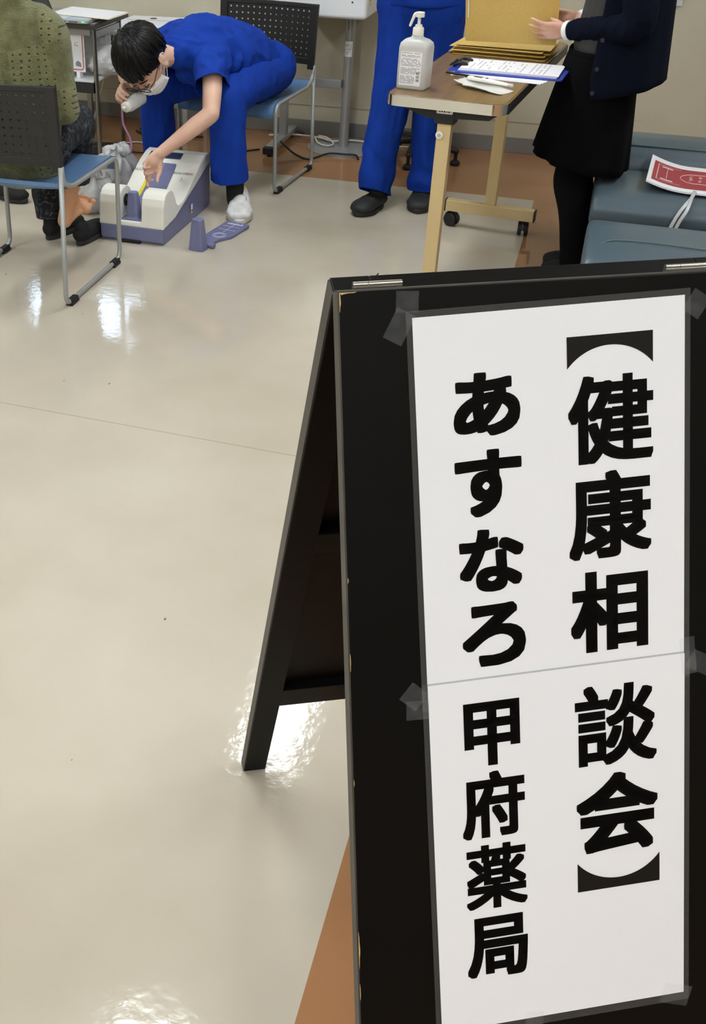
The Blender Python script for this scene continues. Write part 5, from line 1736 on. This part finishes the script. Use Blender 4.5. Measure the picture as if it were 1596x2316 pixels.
# trousers
tr_ = MB()
tr_.limb([(-1.50, 5.07, 0.565), (-1.63, 5.09, 0.565)], [0.125, 0.125])
tr_.limb([(-1.485, 5.05, 0.545), (-1.52, 4.82, 0.545), (-1.565, 4.60, 0.515)], [(0.105, 0.100), (0.100, 0.096), (0.088, 0.088)], 18, flat=((1, 0, 0), 1))
tr_.limb([(-1.565, 4.595, 0.515), (-1.556, 4.585, 0.36), (-1.550, 4.59, 0.22), (-1.545, 4.595, 0.10)], [0.088, 0.086, 0.088, 0.092])
tr_.limb([(-1.66, 5.06, 0.545), (-1.80, 4.88, 0.54), (-1.955, 4.70, 0.505)], [0.105, 0.098, 0.085])
tr_.limb([(-1.955, 4.70, 0.505), (-1.962, 4.74, 0.33), (-1.966, 4.77, 0.10)], [0.085, 0.080, 0.080])
blob(tr_, 'scrub_trousers', M_SCRUB, MAN, 0.007, 4, wrinkle=fold(12, 9, 3.5, 0.007, 8.0, 0.001), cuts=(((-1.545, 4.595, 0.155), (0, 0.15, -1), 0.16), ((-1.966, 4.77, 0.15), (0, 0, -1), 0.16)))
for nm_, an, he, to in (('L', (-1.525, 4.60, 0.17), (-1.522, 4.668, 0), (-1.432, 4.398, 0)), ('R', (-1.965, 4.77, 0.17), (-1.965, 4.84, 0), (-1.99, 4.585, 0))):
    MB().limb([an, V(an) + V((0.004, -0.005, -0.075)), V(an) + V((0.01, -0.02, -0.115))], [0.043, 0.042, 0.04], 14).build('sock', M_SOCK, MAN, smooth=True, world=True)
    shoe('shoe', None, he, to, M_SHOEW, mat('white_sole', (222, 221, 216), 0.5), MAN, 0.063, 0.074)
# instep panel and elastic of the white shoe in view
hv, tv = V((-1.522, 4.668, 0)), V((-1.432, 4.398, 0))
dv = (tv - hv).normalized()
sv = V((-dv.y, dv.x, 0))
pn = MB()
vs, fs = [], []
for j in range(7):
    t_ = 0.34 + 0.30 * j / 6
    for i in range(7):
        u_ = i / 6 * 2 - 1
        wv = 0.033 * (1 - 0.15 * t_)
        zz_ = 0.0865 - 0.052 * max(0, t_ - 0.42) - 0.018 * u_ * u_ - 0.03 * max(0, t_ - 0.5)
        vs.append(hv + dv * (t_ * 0.284) + sv * (u_ * wv) + V((0, 0, zz_)))
for j in range(6):
    for i in range(6):
        a = j * 7 + i
        fs.append((a, a + 1, a + 8, a + 7))
o = MB().add(vs, fs).build('shoe_tongue', M_SHOEW, MAN, smooth=True, world=True)
sm = o.modifiers.new('s', 'SOLIDIFY')
sm.thickness = 0.003

# squeeze bottle in the right hand
ax = (_r * -0.55 + _d * 0.55 - _fw * 0.55).normalized()
bc = V((-1.905, 4.315, 0.529))
SQ = thing('squeeze_bottle', 'small white squeeze bottle held in the bending person\'s right hand', 'bottle', tuple(bc))
qm = V((0, 0, 1)).rotation_difference(ax).to_matrix().to_4x4()
MB().lathe([(0.026, -0.068), (0.030, -0.062), (0.0305, 0.02), (0.028, 0.031), (0.022, 0.036)], 28, qm).build('body', M_BOTTLE, SQ, smooth='auto')
MB().lathe([(0.0225, 0.032), (0.0235, 0.036), (0.0225, 0.050), (0.018, 0.053), (0.008, 0.054), (0.0065, 0.064), (0.005, 0.066)], 24, qm).build('cap', M_WHITEPL, SQ, smooth='auto')

# ---- person in the green knit sweater, seen from behind
M_KNIT = mat('green_knit', (92, 94, 62), 0.95, nz=(26, 8, 0.3, 0.7), col2=(122, 123, 86), bump=(130, 0.9), sheen=0.2)
nt, b = nodes_of(M_KNIT)
tc = nt.nodes.new('ShaderNodeTexCoord')
mp = nt.nodes.new('ShaderNodeMapping')
mp.inputs['Rotation'].default_value = (0, RAD(12), 0)
nt.links.new(tc.outputs['Object'], mp.inputs[0])
ck = nt.nodes.new('ShaderNodeTexChecker')
ck.inputs['Scale'].default_value = 6.2
nt.links.new(mp.outputs[0], ck.inputs['Vector'])
mp2 = nt.nodes.new('ShaderNodeMapping')
mp2.inputs['Scale'].default_value = (40, 1, 46)
nt.links.new(tc.outputs['Object'], mp2.inputs[0])
vo = nt.nodes.new('ShaderNodeTexVoronoi')
vo.voronoi_dimensions = '2D'
vo.inputs['Randomness'].default_value = 0.12
vo.inputs['Scale'].default_value = 1.0
sxyz = nt.nodes.new('ShaderNodeSeparateXYZ')
cxyz = nt.nodes.new('ShaderNodeCombineXYZ')
nt.links.new(mp2.outputs[0], sxyz.inputs[0])
nt.links.new(sxyz.outputs['X'], cxyz.inputs['X'])
nt.links.new(sxyz.outputs['Z'], cxyz.inputs['Y'])
nt.links.new(cxyz.outputs[0], vo.inputs['Vector'])
lt = nt.nodes.new('ShaderNodeMath')
lt.operation = 'LESS_THAN'
lt.inputs[1].default_value = 0.15
nt.links.new(vo.outputs['Distance'], lt.inputs[0])
an_ = nt.nodes.new('ShaderNodeMath')
an_.operation = 'MULTIPLY'
nt.links.new(lt.outputs[0], an_.inputs[0])
nt.links.new(ck.outputs['Fac'], an_.inputs[1])
old = b.inputs['Base Color'].links[0].from_socket
mxa = nt.nodes.new('ShaderNodeMix')
mxa.data_type = 'RGBA'
mxa.inputs['B'].default_value = (*lin((140, 140, 100)), 1)
fa = nt.nodes.new('ShaderNodeMath')
fa.operation = 'MULTIPLY'
fa.inputs[1].default_value = 0.35
nt.links.new(ck.outputs['Fac'], fa.inputs[0])
nt.links.new(fa.outputs[0], mxa.inputs['Factor'])
nt.links.new(old, mxa.inputs['A'])
mxb = nt.nodes.new('ShaderNodeMix')
mxb.data_type = 'RGBA'
mxb.inputs['B'].default_value = (*lin((50, 52, 31)), 1)
nt.links.new(an_.outputs[0], mxb.inputs['Factor'])
nt.links.new(mxa.outputs['Result'], mxb.inputs['A'])
nt.links.new(mxb.outputs['Result'], b.inputs['Base Color'])
M_PAISLEY = mat('dark_paisley', (20, 23, 29), 0.85, nz=(26, 6, 0.5, 0.72), col2=(84, 90, 98), bump=(120, 0.3))
nt, b = nodes_of(M_PAISLEY)
for nd in nt.nodes:
    if nd.type == 'TEX_NOISE' and nd.inputs['Scale'].default_value == 26:
        nd.inputs['Distortion'].default_value = 2.2

GRN = thing('person', 'person in a green knit sweater sitting with their back to the viewer', 'person', (-2.02, 3.56, 0))
GH = head_frame((-2.0, 3.535, 1.195), (0.05, 0.97, -0.22), (0, 0.2, 1))
sk = MB()
head(sk, GH)
sk.limb([GH @ V((0, 0.02, -0.03)), (-2.005, 3.50, 1.10), (-2.01, 3.495, 1.00)], [0.055, 0.050, 0.055])
sk.limb([(-2.025, 3.495, 1.0), (-2.02, 3.49, 0.80), (-2.02, 3.52, 0.54)], [0.08, 0.10, 0.10])
g_sh = {1: V((-1.862, 3.50, 0.955)), -1: V((-2.19, 3.50, 0.955))}
g_el = {1: V((-1.828, 3.52, 0.69)), -1: V((-2.24, 3.53, 0.70))}
g_wr = {1: V((-1.945, 3.73, 0.645)), -1: V((-2.15, 3.74, 0.64))}
for s in (1, -1):
    sk.limb([(-2.02, 3.49, 0.96), g_sh[s], g_el[s]], [0.055, 0.05, 0.04])
    sk.limb([g_el[s], g_wr[s]], [0.04, 0.026])
    hand(sk, g_wr[s], (-s * 0.3, 0.9, -0.25), (0, -0.2, -1), s < 0, curl=(15, 18, 12))
# legs; the right foot is bare and lifted
sk.limb([(-2.02, 3.53, 0.55), (-1.95, 3.56, 0.535), (-1.965, 3.87, 0.545)], [0.09, 0.07, 0.05])
ank = V((-2.036, 3.925, 0.24))
sk.limb([(-1.965, 3.88, 0.54), (-2.0, 3.92, 0.38), ank], [0.05, 0.046, 0.036])
hl, ball = V((-2.052, 3.888, 0.116)), V((-2.012, 3.965, 0.164))
fdir = (_r * 0.50 - _d * 0.80 + _fw * 0.25).normalized()
fn = -_fw - fdir * (-_fw).dot(fdir)
fn.normalize()                                        # the sole looks back towards the viewer
fs_ = (_r * 0.85 + _d * 0.52)
fs_ = (fs_ - fdir * fs_.dot(fdir) - fn * fs_.dot(fn)).normalized()
sk.limb([ank, ank.lerp(hl, 0.5), hl], [0.031, 0.031, 0.031])
sk.limb([hl + V((0.004, 0.01, 0.006)), hl.lerp(ball, 0.55) - fs_ * 0.004, ball], [(0.026, 0.028), (0.020, 0.031), (0.016, 0.038)], 16, flat=(fn, 1))
sk.limb([ball - fs_ * 0.024, ball + fs_ * 0.030], [0.018, 0.022])
sk.limb([ball - fs_ * 0.020 + fdir * 0.012, ball + fs_ * 0.026 + fdir * 0.012], [0.013, 0.015])
sk.limb([ank + V((0.0, 0.012, -0.015)), ball - fn * 0.018 - fs_ * 0.012 - fdir * 0.01], [0.028, 0.020])
for i in range(5):
    o_ = (0.036, 0.012, -0.006, -0.023, -0.039)[i]
    ln_ = (0.027, 0.028, 0.026, 0.022, 0.018)[i]
    b0 = ball + fs_ * o_ * 0.92 + fdir * (0.022 - 4.0 * (o_ - 0.012) ** 2)
    sp_ = (fdir + fs_ * (o_ * 2)).normalized()
    sk.limb([b0, b0 + sp_ * ln_ * 0.55 - fn * 0.004, b0 + sp_ * ln_ + fn * 0.003], [0.0130, 0.0098, 0.0118] if i == 0 else [0.0085, 0.0060, 0.0078], 10)
sk.limb([(-2.02, 3.53, 0.55), (-2.12, 3.56, 0.535), (-2.20, 3.92, 0.53)], [0.09, 0.07, 0.05])
sk.limb([(-2.20, 3.92, 0.53), (-2.165, 3.955, 0.16)], [0.05, 0.036])
blob(sk, 'body', mat('skin_foot', (214, 160, 124), 0.5, nz=(10, 4, 0.35, 0.7), col2=(224, 168, 128), sss=0.1), GRN, 0.0038, 2)
build_hair(hair_cap(GH, GRN, 'short', M_HAIR, 9, 220), GRN, M_HAIR, 0.0045)
mask(GH, GRN)
eyes(GH, GRN)
sw = MB()
sw.limb([(-2.025, 3.50, 1.035), (-2.022, 3.495, 0.985), (-2.02, 3.495, 0.90), (-2.02, 3.50, 0.72), (-2.02, 3.515, 0.57), (-2.02, 3.52, 0.50)], [(0.080, 0.074), (0.115, 0.085), (0.160, 0.115), (0.160, 0.122), (0.170, 0.132), (0.172, 0.130)], 26, flat=((1, 0, 0), 1))
sw.limb([(-2.01, 3.50, 1.02), (-2.005, 3.505, 1.10)], [0.080, 0.074])
for s in (1, -1):
    sw.limb([(-2.02 + s * 0.09, 3.495, 0.985), g_sh[s], g_sh[s].lerp(g_el[s], 0.5), g_el[s]], [0.07, 0.074, 0.064, 0.058])
    sw.limb([g_el[s], g_el[s].lerp(g_wr[s], 0.6), g_wr[s].lerp(g_el[s], 0.1)], [0.060, 0.050, 0.044])
blob(sw, 'sweater', M_KNIT, GRN, 0.008, 4, wrinkle=fold(8, 8, 5, 0.006, 1.0, 0.0015), cuts=(((-2.005, 3.505, 1.080), (0, 0.12, 1), 0.13),))
tp = MB()
tp.limb([(-1.94, 3.56, 0.535), (-2.10, 3.56, 0.535)], [0.105, 0.105])
tp.limb([(-1.95, 3.55, 0.535), (-1.955, 3.72, 0.55), (-1.965, 3.87, 0.545)], [0.095, 0.090, 0.080])
tp.limb([(-1.965, 3.88, 0.54), (-1.985, 3.91, 0.40), (-2.022, 3.925, 0.24)], [0.080, 0.068, 0.062])
tp.limb([(-2.12, 3.55, 0.535), (-2.16, 3.74, 0.54), (-2.20, 3.92, 0.525)], [0.095, 0.086, 0.074])
tp.limb([(-2.20, 3.92, 0.525), (-2.175, 3.95, 0.33), (-2.163, 3.955, 0.08)], [0.074, 0.062, 0.056])
blob(tp, 'trousers', M_PAISLEY, GRN, 0.008, 4, wrinkle=fold(12, 12, 6, 0.006, 4.0), cuts=(((-2.015, 3.922, 0.285), (-0.1, 0, -1), 0.11), ((-2.163, 3.955, 0.105), (0, 0, -1), 0.10)))
shoe('shoe', None, (-2.165, 3.925, 0), (-2.12, 4.175, 0), M_SHOEB, M_SOLE, GRN, 0.050, 0.105)
# empty black shoe and another dark shoe by the desk
E1 = thing('shoe', 'empty black slip-on shoe under the bare foot', 'shoe', (-1.995, 4.03, 0))
shoe('upper', None, (-2.005, 3.905, 0), (-1.995, 4.155, 0), M_SHOEB, M_SOLE, E1, 0.048, 0.075)
E2 = thing('shoe', 'dark shoe with a grey sole standing at the left picture edge', 'shoe', (-2.63, 4.36, 0))
shoe('upper', None, (-2.72, 4.42, 0), (-2.49, 4.35, 0), M_SHOEB, M_SOLE, E2, 0.05, 0.08)

# ---- person in blue scrubs standing behind the table
STD = thing('person', 'person in blue scrubs and dark clogs standing behind the overbed table', 'person', (-0.79, 4.92, 0))
SH_ = head_frame((-0.79, 4.90, 1.60), (0.25, -0.9, -0.25), (0, 0, 1))
sk = MB()
head(sk, SH_)
sk.limb([SH_ @ V((0, 0.02, -0.03)), (-0.785, 4.94, 1.45), (-0.78, 4.95, 1.38)], [0.055, 0.055, 0.06])
sk.limb([(-0.78, 4.95, 1.38), (-0.78, 4.95, 1.15), (-0.78, 4.94, 0.90)], [0.09, 0.11, 0.11])
for s in (-1, 1):
    sh_, el_, wr_ = V((-0.78 + s * 0.185, 4.95, 1.345)), V((-0.78 + s * 0.235, 4.90, 1.08)), V((-0.78 + s * 0.06, 4.72, 1.10))
    sk.limb([(-0.78, 4.95, 1.35), sh_, el_], [0.055, 0.05, 0.04])
    sk.limb([el_, wr_], [0.04, 0.026])
    hand(sk, wr_, (-s * 0.8, -0.5, 0.1), (0, 0.3, -0.3), s > 0, curl=(25, 30, 20))
    kx = -0.875 if s < 0 else -0.70
    sk.limb([(-0.78, 4.94, 0.9), (-0.78 + s * 0.085, 4.94, 0.84), (kx, 4.91 if s < 0 else 4.97, 0.46), (kx - 0.02 * (s < 0), 4.87 if s < 0 else 4.985, 0.10)], [0.10, 0.075, 0.05, 0.036])
blob(sk, 'body', M_SKIN, STD, 0.007, 3)
build_hair(hair_cap(SH_, STD, 'short', M_HAIR, 14, 200), STD, M_HAIR, 0.0055)
mask(SH_, STD)
eyes(SH_, STD)
tp = MB()
tp.limb([(-0.855, 4.94, 0.90), (-0.705, 4.95, 0.90)], [(0.14, 0.125), (0.14, 0.125)], 18, flat=((0, 0, 1), 1))
tp.limb([(-0.862, 4.935, 0.86), (-0.868, 4.92, 0.66), (-0.882, 4.90, 0.45), (-0.905, 4.878, 0.26), (-0.912, 4.862, 0.13), (-0.910, 4.855, 0.03)], [(0.112, 0.115), (0.100, 0.100), (0.088, 0.085), (0.082, 0.080), (0.078, 0.080), (0.078, 0.08)], 18, flat=((1, 0, 0), 1))
tp.limb([(-0.70, 4.955, 0.86), (-0.70, 4.96, 0.66), (-0.702, 4.975, 0.45), (-0.705, 4.99, 0.26), (-0.710, 4.99, 0.08)], [(0.112, 0.115), (0.10, 0.10), (0.083, 0.083), (0.078, 0.078), (0.078, 0.078)], 18, flat=((1, 0, 0), 1))


def legfold(c):
    low = math.exp(-((c.z - 0.17) / 0.12) ** 2)
    return fold(10, 10, 3.2, 0.007, 12.0, 0.002)(c) + 0.006 * low * sin(c.z * 34 + c.x * 30 + 7 * NZ.noise(c * 6))


blob(tp, 'scrub_trousers', M_SCRUB, STD, 0.007, 4, wrinkle=legfold, cuts=(((-0.91, 4.858, 0.075), (-0.1, -0.45, -1), 0.14), ((-0.71, 4.99, 0.07), (0, -0.1, -1), 0.12)))
tt = MB()
tt.limb([(-0.78, 4.95, 1.40), (-0.78, 4.95, 1.32), (-0.78, 4.95, 1.10), (-0.78, 4.94, 0.93), (-0.78, 4.94, 0.915)], [(0.09, 0.08), (0.19, 0.12), (0.185, 0.13), (0.195, 0.145), (0.196, 0.146)], 24, flat=((1, 0, 0), 1))
for s in (-1, 1):
    sh_, el_ = V((-0.78 + s * 0.185, 4.95, 1.345)), V((-0.78 + s * 0.235, 4.90, 1.08))
    tt.limb([V((-0.78 + s * 0.1, 4.95, 1.35)), sh_, sh_.lerp(el_, 0.6)], [0.09, 0.082, 0.075])
blob(tt, 'scrub_top', M_SCRUB, STD, 0.008, 4, wrinkle=fold(7, 7, 4, 0.007, 5.0))
for he, to in (((-0.885, 4.90, 0), (-0.962, 4.685, 0)), ((-0.712, 5.045, 0), (-0.70, 4.82, 0))):
    shoe('clog', None, he, to, M_CLOG, M_CLOG, STD, 0.060, 0.07)

# ---- person in the navy cardigan holding an envelope
WOM = thing('person', 'person in navy cardigan and black skirt holding a gold envelope', 'person', (0.02, 4.30, 0))
WH = head_frame((-0.02, 4.29, 1.50), (-0.95, 0.1, -0.3), (-0.1, 0, 1))
sk = MB()
head(sk, WH)
sk.limb([WH @ V((0, 0.02, -0.03)), (0.035, 4.29, 1.36), (0.045, 4.29, 1.28)], [0.05, 0.048, 0.055])
sk.limb([(0.045, 4.29, 1.27), (0.04, 4.29, 1.05), (0.03, 4.29, 0.86)], [0.075, 0.085, 0.09])
wsh, wel, wwr = V((0.065, 4.135, 1.24)), V((0.095, 4.085, 0.995)), V((-0.140, 4.262, 0.938))
sk.limb([(0.045, 4.28, 1.25), wsh, wel], [0.05, 0.042, 0.035])
sk.limb([wel, wel.lerp(wwr, 0.4), wwr], [0.035, 0.033, 0.024])
hand(sk, wwr, (-0.96, 0.20, -0.10), (0.16, 0.95, 0.30), True, curls=((8, 10, 6), (10, 12, 8), (12, 14, 8), (16, 16, 10)), spread=10, thumb=(0.6, 0.02, 0.8), s=0.86)
vsh, vel, vwr = V((0.055, 4.445, 1.24)), V((0.08, 4.53, 1.0)), V((-0.105, 4.435, 0.950))
sk.limb([(0.045, 4.30, 1.25), vsh, vel], [0.05, 0.042, 0.035])
sk.limb([vel, vwr], [0.034, 0.024])
hand(sk, vwr, (-0.98, 0.0, 0.05), (0.0, -1, 0), False, curls=((10, 12, 8),) * 4, spread=4, thumb=(0.9, 0.2, 0.1), s=0.84)
for yy_ in (4.235, 4.345):
    sk.limb([(0.03, 4.29, 0.86), (0.02, yy_, 0.78), (-0.034, yy_, 0.44), (0.010, yy_, 0.12)], [0.085, 0.065, 0.045, 0.032])
blob(sk, 'body', M_SKINW, WOM, 0.0048, 3)
wh_mb = hair_cap(WH, WOM, 'long', M_HAIR, 21, 220)
build_hair(wh_mb, WOM, M_HAIR, 0.005)
mask(WH, WOM)
eyes(WH, WOM)
# tights and shoes
tg = MB()
for yy_, dx in ((4.235, 0.0), (4.345, 0.012)):
    tg.limb([(-0.01 + dx, yy_, 0.62), (-0.035 + dx, yy_, 0.44), (-0.034 + dx, yy_, 0.38), (-0.004 + dx, yy_, 0.27), (0.010 + dx, yy_, 0.11), (0.014 + dx, yy_, 0.05)], [0.078, 0.068, 0.066, 0.060, 0.044, 0.042])
blob(tg, 'tights', M_TIGHTS, WOM, 0.007, 3)
for yy_ in (4.235, 4.345):
    shoe('shoe', None, (0.085, yy_, 0), (-0.095, yy_ + 0.01, 0), M_SHOEB, M_SOLE, WOM, 0.043, 0.065)
# skirt: a flaring surface with soft pleats
vs, fs = [], []
nu, nv = 56, 16
for j in range(nv + 1):
    v_ = j / nv
    z = 0.875 - v_ * 0.405
    for i in range(nu):
        a = 2 * pi * i / nu
        rx = 0.118 + 0.055 * v_ ** 0.8
        ry = 0.150 + 0.055 * v_
        cx_ = 0.000 - 0.022 * v_
        ple = 1 + 0.045 * v_ * sin(a * 9 + 0.6) + 0.02 * v_ * sin(a * 17)
        hem = 0.030 * v_ * cos(a) * -1
        vs.append((cx_ + rx * cos(a) * ple, 4.29 + ry * sin(a) * ple, z + hem))
for j in range(nv):
    for i in range(nu):
        k = (i + 1) % nu
        fs.append((j * nu + i, j * nu + k, (j + 1) * nu + k, (j + 1) * nu + i))
o = MB().add(vs, fs).build('skirt', M_BLACKCLOTH, WOM, smooth=True, world=True)
sm = o.modifiers.new('s', 'SOLIDIFY')
sm.thickness = 0.004
MB().tube([(0.0 + 0.121 * cos(2 * pi * i / 40), 4.29 + 0.153 * sin(2 * pi * i / 40), 0.868) for i in range(40)], [(0.015, 0.004)] * 40, 8, closed=True, flat=((0, 0, 1), 1)).build('waistband', M_BLACKCLOTH, WOM, smooth=True, world=True)
ts = MB()
ts.limb([(0.045, 4.29, 1.30), (0.04, 4.29, 1.22), (0.025, 4.29, 1.05), (0.003, 4.29, 0.885)], [(0.06, 0.06), (0.105, 0.15), (0.118, 0.155), (0.116, 0.150)], 24, flat=((1, 0, 0), 1))
blob(ts, 'ribbed_top', M_STRIPE, WOM, 0.007, 3)
# cardigan: open at the front (towards -x), as a shell
vs, fs = [], []
nu, nv = 48, 22
for j in range(nv + 1):
    v_ = j / nv
    z = 1.275 - v_ * 0.53
    open_ = RAD(62 - 6 * v_)
    for i in range(nu + 1):
        a = pi + open_ + (2 * pi - 2 * open_) * i / nu
        k_ = min(1, v_ * 3.2)
        rx = 0.085 + 0.055 * k_ + 0.022 * v_
        ry = 0.110 + 0.062 * k_ + 0.012 * v_
        cx_ = 0.050 + 0.012 * v_
        fl = 1 + 0.02 * v_ * sin(a * 6 + 1.3) + 0.012 * sin(a * 11)
        back = 0.028 * v_ * max(0, cos(a))
        vs.append((cx_ + rx * cos(a) * fl + 0.0, 4.29 + ry * sin(a) * fl, z + 0.045 * v_ * (cos(a)) * 0.9))
for j in range(nv):
    for i in range(nu):
        k = j * (nu + 1) + i
        fs.append((k, k + 1, k + nu + 2, k + nu + 1))
cd = MB().add(vs, fs).build('cardigan', M_NAVY, WOM, smooth=True, world=True)
sm = cd.modifiers.new('s', 'SOLIDIFY')
sm.thickness = 0.005
for sh_, el_, wr_ in ((wsh, wel, wwr), (vsh, vel, vwr)):
    sl_ = MB()
    sl_.limb([V((0.05, 4.29, 1.25)).lerp(sh_, 0.6), sh_, sh_.lerp(el_, 0.5), el_, el_.lerp(wr_, 0.4), el_.lerp(wr_, 0.88)], [0.062, 0.066, 0.062, 0.056, 0.050, 0.037])
    blob(sl_, 'sleeve', M_NAVY, WOM, 0.006, 4, wrinkle=fold(16, 16, 12, 0.004, 2.0))
    d_ = (wr_ - el_).normalized()
    cpos = el_.lerp(wr_, 0.97)
    MB().tube([cpos - d_ * 0.010, cpos + d_ * 0.010], [0.036, 0.034], 20).build('cuff', M_WHITECLOTH, WOM, smooth='auto', world=True)
for k, (v_, ) in enumerate(((0.62,), (0.80,), (0.95,))):
    z = 1.275 - v_ * 0.53
    a = pi + RAD(62 - 6 * v_) + 0.10
    rx, ry = 0.140 + 0.022 * v_, 0.172 + 0.012 * v_
    c_ = V((0.050 + 0.012 * v_ + rx * cos(a), 4.29 + ry * sin(a) - 0.006, z + 0.045 * v_ * cos(a) * 0.9))
    MB().cyl(c_, c_ + V((-0.4, -0.9, 0)).normalized() * 0.005, 0.009, 0.008, seg=16).build('button', mat('dark_button', (44, 46, 52), 0.25), WOM, smooth='auto', world=True)
